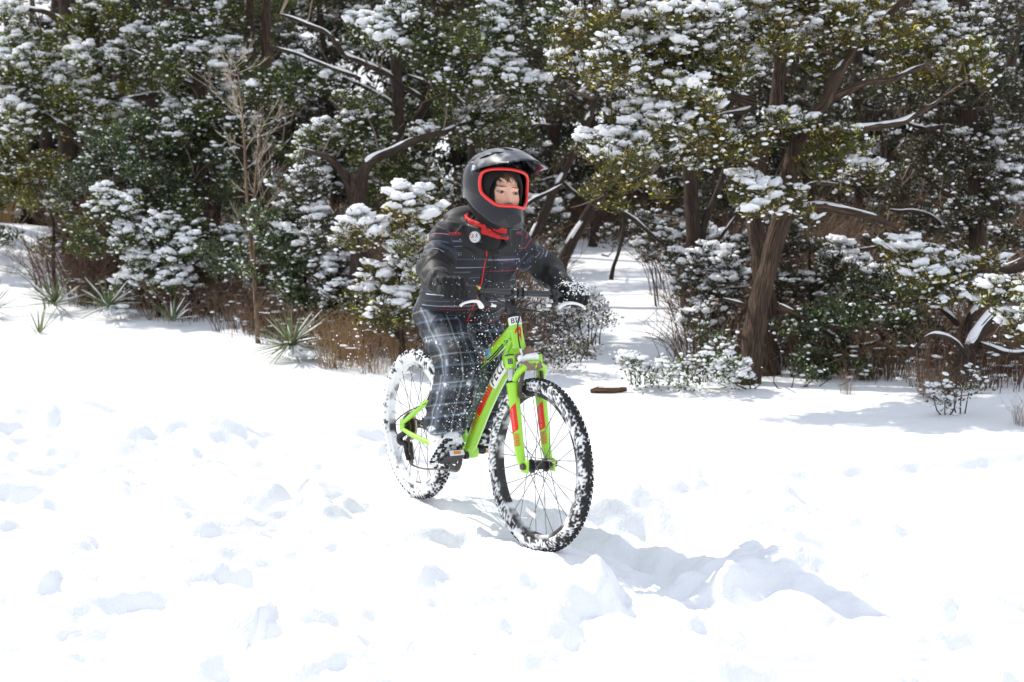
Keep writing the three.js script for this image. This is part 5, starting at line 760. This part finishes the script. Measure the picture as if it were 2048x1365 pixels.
const torso = (x, y, z) => {
  const az = Math.abs(z);
  let d = cap(x, y, az, [-0.115, 0.83, 0.045], [-0.02, 0.95, 0.05], 0.118, 0.112);
  d = smin(d, cap(x, y, az, [-0.03, 0.93, 0.05], [0.045, 1.045, 0.05], 0.112, 0.1), 0.05);
  d = smin(d, cap(x, y, z, [0.055, 1.08, -0.105], [0.05, 1.09, 0.105], 0.068, 0.068), 0.05);
  return d;
};
const puff = (s) => 0.005 * Math.abs(Math.sin(s * Math.PI / 0.058));
const sleeve = (x, y, z, s) => {
  const q = s === 'R' ? 1 : 0.92, a = J['sh' + s], e = J['el' + s], w = J['wr' + s], t1 = along(x, y, z, a, e), t2 = along(x, y, z, e, w);
  const u = cap(x, y, z, a, e, 0.066 * q, 0.057 * q) + (t1 > 0.1 && t1 < 1 ? 0.006 - puff(t1 * 0.16) : 0), f = cap(x, y, z, e, mid(e, w, 0.8), 0.058 * q, 0.045 * q) + (t2 > 0 && t2 < 0.8 ? 0.006 - puff(t2 * 0.16 + 0.03) : 0);
  return smin(u, f, 0.03);
};
const jacketSdf = (x, y, z) => {
  let d = torso(x, y, z);
  if (d > 0.25) return d - 0.1;
  d += 0.006 * fbm(x * 9, y * 14, z * 9, 3) + 0.003 * N3(x * 6 + y * 28, y * 6, z * 22) - 0.008 * Math.pow(1 - Math.abs(N3(x * 8 + 3, y * 15, z * 8 + y * 5)), 5);
  const sl = Math.min(sleeve(x, y, z, 'R'), sleeve(x, y, z, 'L')) + 0.004 * fbm(x * 22, y * 22, z * 22, 2) - 0.009 * Math.pow(1 - Math.abs(N3(x * 12, y * 17 + x * 6, z * 12)), 4) + 0.003;
  d = smin(d, sl, 0.026);
  d = smin(d, ell(x, y, z, -0.005, 1.16, 0.01, 0.075, 0.05, 0.105), 0.02);                                  // hood lying on the back
  const R = Math.hypot((x - 0.105) / 1.02, z), cy = 1.125 - 0.3 * (x - 0.1);
  d = smin(d, Math.max(Math.hypot(R - 0.079, Math.max(0, Math.abs(y - cy) - 0.02)) - 0.009, x - 0.155 - 0.2 * Math.abs(z)), 0.012);                   // collar
  const hem = 0.752 - 0.13 * (x - 0.04) + 0.004 * N3(x * 30, 1, z * 30);
  return smax(d, hem - y, 0.008);
};
const front = (x, y, z) => x - (-0.02 + (y - 0.95) * 0.8);
const jacketG = iso(jacketSdf, [-0.34, 0.7, -0.37], [0.34, 1.25, 0.36], 0.0042, (x, y, z, nx) => {
  const dT = torso(x, y, z), dR = sleeve(x, y, z, 'R'), dL = sleeve(x, y, z, 'L'), m = Math.min(dR, dL);
  if (m < dT - 0.004) {
    const s = dR < dL ? 'R' : 'L', t = along(x, y, z, J['sh' + s], J['el' + s]), low = along(x, y, z, J['el' + s], J['wr' + s]) > 0.12 || t > 0.72, [u, v] = sleeveUV(x, y, z, J['sh' + s], J['el' + s], 0.07);
    return [1, 1, 1, u + (s === 'R' ? 0.35 : 0.62), v * 0.9 + 0.5, low ? 1 : 0];
  }
  const u = Math.atan2(z, x - (-0.04 + (y - 0.95) * 0.6)) * 0.13;
  if (y > 1.13 - 0.3 * (x - 0.1)) return [1, 1, 1, u + 0.3, y, 1];
  if (y > 1.02 - 0.1 * Math.max(0, x) && Math.abs(z) < 0.115 && y > 1.035 - (x - 0.1) * 0.2) return [1, 1, 1, u + 0.3, y, 1];    // black yoke
  if (nx > 0.2 && Math.abs(z + 0.004) < 0.021) return [0.62, 0.6, 0.6, u + 0.3, y];                      // zip placket
  return [1, 1, 1, u + 0.3, y, 0];
});
part(rider, 'jacket', jacketG, [phys(lin(1, 1, 1), 0.62, { map: dashTex, vertexColors: true, bumpMap: cloth, bumpScale: 0.0006, sheen: 0.25, sheenColor: lin(0.4, 0.42, 0.5), sheenRoughness: 0.5 }), phys(lin(0.013, 0.0125, 0.012), 0.6, { bumpMap: cloth, bumpScale: 0.0006, sheen: 0.2, sheenColor: lin(0.45, 0.42, 0.4), sheenRoughness: 0.5 })]);
const redCloth = std(lin(0.62, 0.018, 0.018), 0.75);
part(rider, 'collar_lining', iso((x, y, z) => { const R = Math.hypot((x - 0.105) / 1.05, z), cy = 1.148 - 0.3 * (x - 0.1); let d = Math.hypot(R - 0.071, Math.max(0, Math.abs(y - cy) - 0.014)) - 0.0075; d = smin(d, cap(x, y, z, [0.168, 1.113, 0.03], [0.194, 1.096, -0.035], 0.0105, 0.009), 0.008); return d + 0.004 * N3(x * 90, y * 90, z * 90); }, [0, 1.05, -0.1], [0.22, 1.25, 0.1], 0.004), redCloth);
// red piping and zip down the front
const skinOf = (f, y, z, x0 = 0.3, off = 0) => { let x = x0; while (f(x, y, z) > off && x > -0.4) x -= 0.001; return V(x, y, z); };
const zipPts = (z0) => [1.09, 1.06, 1.03, 1.0, 0.96, 0.92, 0.88, 0.84, 0.8, 0.772].map((y) => skinOf(jacketSdf, y, z0 + (1.0 - y) * 0.02));
part(rider, 'piping', limb(zipPts(0.022), [0.0028], { sides: 6, step: 0.01 }), redCloth);
part(rider, 'zip', limb(zipPts(-0.012), [0.0014], { sides: 6, step: 0.01 }), std(lin(0.03, 0.03, 0.032), 0.5));
{ // round badge on the chest
  const c = skinOf(jacketSdf, 1.1, 0.072), e = 0.006, n = V(jacketSdf(c.x + e, c.y, c.z) - jacketSdf(c.x - e, c.y, c.z), jacketSdf(c.x, c.y + e, c.z) - jacketSdf(c.x, c.y - e, c.z), jacketSdf(c.x, c.y, c.z + e) - jacketSdf(c.x, c.y, c.z - e)).normalize().add(V(0.25, 0, 0.1)).normalize();
  const q = new THREE.Quaternion().setFromRotationMatrix(new THREE.Matrix4().makeBasis(V(0, 1, 0).cross(n).normalize(), n.clone().cross(V(0, 1, 0).cross(n).normalize()), n));
  part(rider, 'badge', new THREE.CylinderGeometry(0.0215, 0.0215, 0.004, 40).rotateX(Math.PI / 2).applyQuaternion(q).translate(c.x + n.x * 0.004, c.y + n.y * 0.004, c.z + n.z * 0.004), std(lin(0.3, 0.31, 0.33), 0.6));
  part(rider, 'badge', new THREE.CircleGeometry(0.0205, 40).applyQuaternion(q).translate(c.x + n.x * 0.0068, c.y + n.y * 0.0068, c.z + n.z * 0.0068), std(lin(1, 1, 1), 0.6, { map: paint(256, 256, (k, w) => { k.fillStyle = '#aeb3b8'; k.fillRect(0, 0, w, w); k.fillStyle = '#d2d5d8'; k.beginPath(); k.ellipse(128, 128, 118, 118, 0, 0, 7); k.fill(); k.strokeStyle = '#c2262c'; k.lineWidth = 13; k.beginPath(); k.ellipse(52, 96, 24, 34, 0, 0.3, 5.6); k.stroke(); k.beginPath(); k.ellipse(92, 92, 18, 24, 0, 0, 6.3); k.stroke(); k.beginPath(); k.moveTo(40, 150); k.lineTo(108, 130); k.stroke(); k.fillStyle = '#15161a'; k.font = 'bold 100px sans-serif'; k.textAlign = 'center'; k.fillText('X', 176, 140); k.fillRect(166, 44, 20, 22); k.fillStyle = '#83909f'; for (let i = 0; i < 5; i++) k.fillRect(60 + i * 28, 168 + (i % 2) * 12, 20, 10); k.fillRect(92, 204, 76, 8); }) }));
}

// ---- snow trousers
const plaid = paint(512, 512, (c, w, h) => {
  c.fillStyle = '#3b4149'; c.fillRect(0, 0, w, h);
  const band = (p, t, col, v) => { if (t < 0.04) { const f = col.replace(/[\d.]+\)$/, (m) => parseFloat(m) * 0.28 + ')'); for (const k of [3.2, 2.2, 1.4, 0.8]) raw(p + t * (1 - k) / 2, t * k, f, v); } else raw(p, t, col, v); };
  const raw = (p, t, col, v) => { c.fillStyle = col; v ? c.fillRect(p * w, 0, t * w, h) : c.fillRect(0, p * h, w, t * h); };
  for (const v of [0, 1]) { band(0.0, 0.2, 'rgba(18,21,27,0.6)', v); band(0.36, 0.22, 'rgba(118,128,140,0.45)', v); band(0.7, 0.14, 'rgba(18,21,27,0.55)', v); }
  for (const v of [0, 1]) { band(0.1, 0.018, 'rgba(190,200,212,0.6)', v); band(0.43, 0.03, 'rgba(165,175,188,0.55)', v); band(0.52, 0.014, 'rgba(205,214,224,0.65)', v); band(0.86, 0.02, 'rgba(120,140,165,0.7)', v); }
});
plaid.repeat.set(5, 5);
const leg = (x, y, z, s) => smin(cap(x, y, z, J['hip' + s], J['kn' + s], 0.088, 0.073), cap(x, y, z, J['kn' + s], mid(J['kn' + s], J['an' + s], 1.05), 0.071, 0.079), 0.02);
const hemY = { R: 0.382, L: 0.365 };
const trouserSdf = (x, y, z) => {
  const one = (s) => smax(leg(x, y, z, s), hemY[s] + 0.35 * (J['an' + s][0] - x) * 0.3 - y, 0.006);
  let d = Math.min(one('R'), one('L')); if (d > 0.2) return d - 0.08;
  d = smin(d, cap(x, y, Math.abs(z), [-0.135, 0.82, 0.04], [-0.1, 0.9, 0.04], 0.112, 0.1), 0.03);
  const fold = 0.007 * N3(x * 13, y * 26, z * 13) + 0.004 * N3(x * 30 + y * 9, y * 18, z * 30) + 0.005 * Math.max(0, N3(x * 5, y * 40 + x * 20, z * 5)) - 0.009 * Math.pow(1 - Math.abs(N3(x * 9, y * 8 + z * 7, z * 9)), 5);
  return smax(d + fold, y - 0.9, 0.01);
};
part(rider, 'trousers', iso(trouserSdf, [-0.3, 0.33, -0.24], [0.24, 0.93, 0.24], 0.0042, (x, y, z) => {
  const s = leg(x, y, z, 'R') < leg(x, y, z, 'L') ? 'R' : 'L', a = J['hip' + s], k = J['kn' + s], n = J['an' + s], up = cap(x, y, z, a, k, 0.088, 0.073) < cap(x, y, z, k, n, 0.071, 0.079), [p, q] = up ? [a, k] : [k, n], c = mid(p, q, clamp(along(x, y, z, p, q), 0, 1)), len = Math.hypot(n[0] - a[0], n[1] - a[1]), ax = (n[0] - a[0]) / len, ay = (n[1] - a[1]) / len, u = Math.atan2(z - c[2], (x - c[0]) * -ay + (y - c[1]) * ax) * 0.08, v = ((x - a[0]) * ax + (y - a[1]) * ay) * 1.12;
  const snow = sstep(0.36, 0.5, N3(x * 34, y * 34, z * 34) + 0.4 * N3(x * 90, y * 90, z * 90) - (y > 0.75 ? 0.5 : 0) - (y > 0.5 ? 0.12 : 0)); return [1 + 4 * snow, 1 + 3.6 * snow, 1 + 3.1 * snow, u, v];
}), std(lin(0.84, 0.82, 0.8), 0.8, { map: plaid, vertexColors: true, bumpMap: cloth, bumpScale: 0.0008 }));

// ---- gloves: palm, four fingers and thumb closed round each grip
const gloveMat = std(lin(0.011, 0.011, 0.012), 0.85), snowyGlove = std(lin(1, 1, 1), 0.85, { vertexColors: true });
for (const s of [1, -1]) {
  const side = s > 0 ? 'R' : 'L', o = onBar(s > 0 ? 0.28 : -0.252), w = V(...J['wr' + side]), el = V(...J['el' + side]), back = w.clone().sub(el).normalize();
  const Pt = (f, u, a) => { const p = o.clone().addScaledVector(BA, a * s).add(V(f, u, 0)); return [p.x, p.y, p.z]; };
  const wr = o.clone().add(V(-0.062, 0.012, 0)), wA = [wr.x, wr.y, wr.z], cuff0 = wr.clone().addScaledVector(back, -0.055), fing = [0.036, 0.013, -0.011, -0.034].map((a, i) => { const l = [0.86, 1, 0.96, 0.84][i]; return [Pt(-0.012, 0.031, a), Pt(0.02 * l, 0.034, a), Pt(0.037 * l, 0.006, a), Pt(0.024, -0.023, a * 0.98), Pt(0.004, -0.03, a * 0.96)]; });
  const g = iso((x, y, z) => {
    let palm = 1; for (const f of fing) palm = smin(palm, cap(x, y, z, wA, f[0], 0.024, 0.0165), 0.014);
    palm = smin(palm, cap(x, y, z, wA, [cuff0.x, cuff0.y, cuff0.z], 0.03, 0.037) - 0.0022 * Math.max(0, Math.sin((x + y) * 420)), 0.014);
    let d = palm; for (const f of fing) { let q = cap(x, y, z, f[0], f[1], 0.0135, 0.0128); q = Math.min(q, cap(x, y, z, f[1], f[2], 0.0128, 0.012)); q = Math.min(q, cap(x, y, z, f[2], f[3], 0.012, 0.0112)); q = Math.min(q, cap(x, y, z, f[3], f[4], 0.0112, 0.0095)); d = smin(d, q, 0.004); }
    const t0 = Pt(-0.035, 0.005, 0.04 * -1), t1 = Pt(-0.016, -0.016, -0.052), t2 = Pt(0.012, -0.024, -0.05);
    d = smin(d, cap(x, y, z, t0, t1, 0.016, 0.013), 0.008); d = smin(d, cap(x, y, z, t1, t2, 0.0128, 0.0105), 0.004);
    return d + 0.0015 * N3(x * 70, y * 70, z * 70);
  }, [o.x - 0.15, o.y - 0.09, o.z - 0.1], [o.x + 0.08, o.y + 0.1, o.z + 0.1], 0.003, (x, y, z, nx, ny) => { const k = s < 0 && ny > -0.1 ? sstep(0.22, 0.3, N3(x * 120, y * 120, z * 120) + 0.15 * ny + 0.25 * sstep(0, 0.04, -(z - o.z))) : s > 0 ? sstep(0.58, 0.62, N3(x * 130, y * 130, z * 130)) : 0; return [mix(0.006, 0.86, k), mix(0.006, 0.87, k), mix(0.0065, 0.88, k)]; });
  part(rider, 'glove', g, snowyGlove);
  if (s < 0) { // caked snow on the knuckles
    const l = []; for (let i = 0; i < 60; i++) { const f = fing[(rnd() * 4) | 0], k = (rnd() * 2) | 0, p = V(...f[k]).lerp(V(...f[k + 1]), rnd()).add(V(rr(-0.004, 0.014), rr(0.006, 0.015), rr(-0.01, 0.004))), r = rr(0.0015, 0.0045); l.push(strip(LUMPS[i % 3].clone().scale(r, r, r).translate(p.x, p.y, p.z))); }
    part(rider, 'snow_clump', join(l), capMat, { kind: 'stuff' });
    part(rider, 'cuff_trim', limb([0, 0.25, 0.5, 0.75, 1].map((t) => { const a = mix(-0.6, 2.2, t); const p = w.clone().addScaledVector(back, 0.002), e = V(0, 1, 0).cross(back).normalize(), f = back.clone().cross(e); return p.addScaledVector(f, Math.cos(a) * 0.036).addScaledVector(e, -Math.sin(a) * 0.036); }), [0.003], { sides: 6, step: 0.01 }), redCloth);
  }
}

// ---- shoes
function shoe(heel, toe, up, s, snowy) {
  const H = V(...heel), T = V(...toe), f = T.clone().sub(H), L = f.length(); f.divideScalar(L); const u = V(...up).addScaledVector(f, -V(...up).dot(f)).normalize(), r = f.clone().cross(u), out = (p) => [p.dot(f), p.dot(u), p.dot(r)];
  const W = (q) => 0.03 + 0.012 * Math.sin(clamp(q / L, 0, 1) * 2.6);
  const solid = (a, b, c) => { const sole = smax(smax(Math.abs(c) - W(a), Math.abs(b - 0.012) - 0.013, 0.01), Math.hypot(Math.max(0, Math.abs(a - L / 2) - L / 2 + 0.03), c * 0.7) - 0.032, 0.008); return sole; };
  const upper = (a, b, c) => { let d = ell(a, b, c, L * 0.3, 0.035, 0, L * 0.33, 0.045, 0.038); d = smin(d, ell(a, b, c, L * 0.72, 0.026, 0, L * 0.3, 0.034, 0.043), 0.03); d = smin(d, cap(a, b, c, [L * 0.2, 0.05, 0], [L * 0.16, 0.105, 0], 0.038, 0.038), 0.02); return smax(d, 0.012 - b, 0.006); };
  const tread = (a, b, c) => b < 0.006 ? 0.003 * Math.sign(Math.sin(a * 330 + Math.abs(c) * 90)) : 0;
  const mk = (fn, h, dress) => { const g = iso(fn, [-0.03, -0.02, -0.065], [L + 0.03, 0.16, 0.065], h, dress), M = new THREE.Matrix4().makeBasis(f, u, r).setPosition(H); g.applyMatrix4(M); return outward(g); };
  const b = part(rider, 'shoe', mk((x, y, z) => upper(x, y, z) + 0.002 * N3(x * 60, y * 60, z * 60), 0.0032, (x, y, z) => { const k = sstep(-0.1, 0.1, N3(x * 45, y * 45, z * 45) + snowy); return [mix(0.02, 0.86, k), mix(0.02, 0.87, k), mix(0.021, 0.88, k)]; }), snowyGlove);
  part(b, 'sole', mk((x, y, z) => solid(x, y, z) + tread(x, y, z), 0.0022, (x, y, z) => { const e = y < 0.004 ? sstep(0, 0.1, N3(x * 42, 1, z * 55) + 0.3 - 13 * Math.abs(z)) : sstep(0, 0.1, N3(x * 40, y * 40, z * 40) + snowy); return [mix(0.03, 0.86, e), mix(0.03, 0.87, e), mix(0.031, 0.88, e)]; }), snowyGlove);
}
shoe([-0.04, 0.226, 0.14], [0.1, 0.352, 0.125], [-0.6, 0.75, -0.34], 1, 0.45);
shoe([-0.315, 0.285, -0.128], [-0.135, 0.275, -0.128], [0.05, 1, 0], -1, -0.22);

// ---- snow thrown up by the ride
{
  const g = thing('snow_spray', 'spray of white snow flecks flying round the frame, trousers and rear wheel', 'snow', V(0, 0, 0)); g.userData.kind = 'stuff';
  const l = [], fl = (px, py, d, r) => l.push(place(at(px, py, d), quat(rnd() * 6, rnd(), rnd() * 6), V(r * rr(0.7, 1.6), r * rr(0.7, 1.5), r)));
  for (let i = 0; i < 900; i++) { const t = rnd(); fl(mix(990, 905, t) + gauss() * 26 - (rnd() < 0.2 ? rnd() * 50 : 0), mix(650, 860, t) + gauss() * 55, rr(5.3, 5.75), Math.pow(rnd(), 4) * 0.002 + 0.00045); }
  for (let i = 0; i < 150; i++) fl(960 + gauss() * 60, 660 + gauss() * 70, rr(5.25, 5.7), rr(0.0005, 0.0014));
  for (let i = 0; i < 120; i++) fl(690 + gauss() * 90, 730 + gauss() * 70, rr(5.9, 6.6), rr(0.0007, 0.003));
  for (let i = 0; i < 110; i++) fl(1150 + gauss() * 26, 575 + gauss() * 22, rr(5.35, 5.6), rr(0.0007, 0.0025));
  for (let i = 0; i < 70; i++) fl(1020 + gauss() * 90, 540 + gauss() * 60, rr(5.3, 5.6), rr(0.0005, 0.0014));
  copies(g, 'snow_fleck', SPECK, capMat, l);
}
renderer.render(scene, camera);
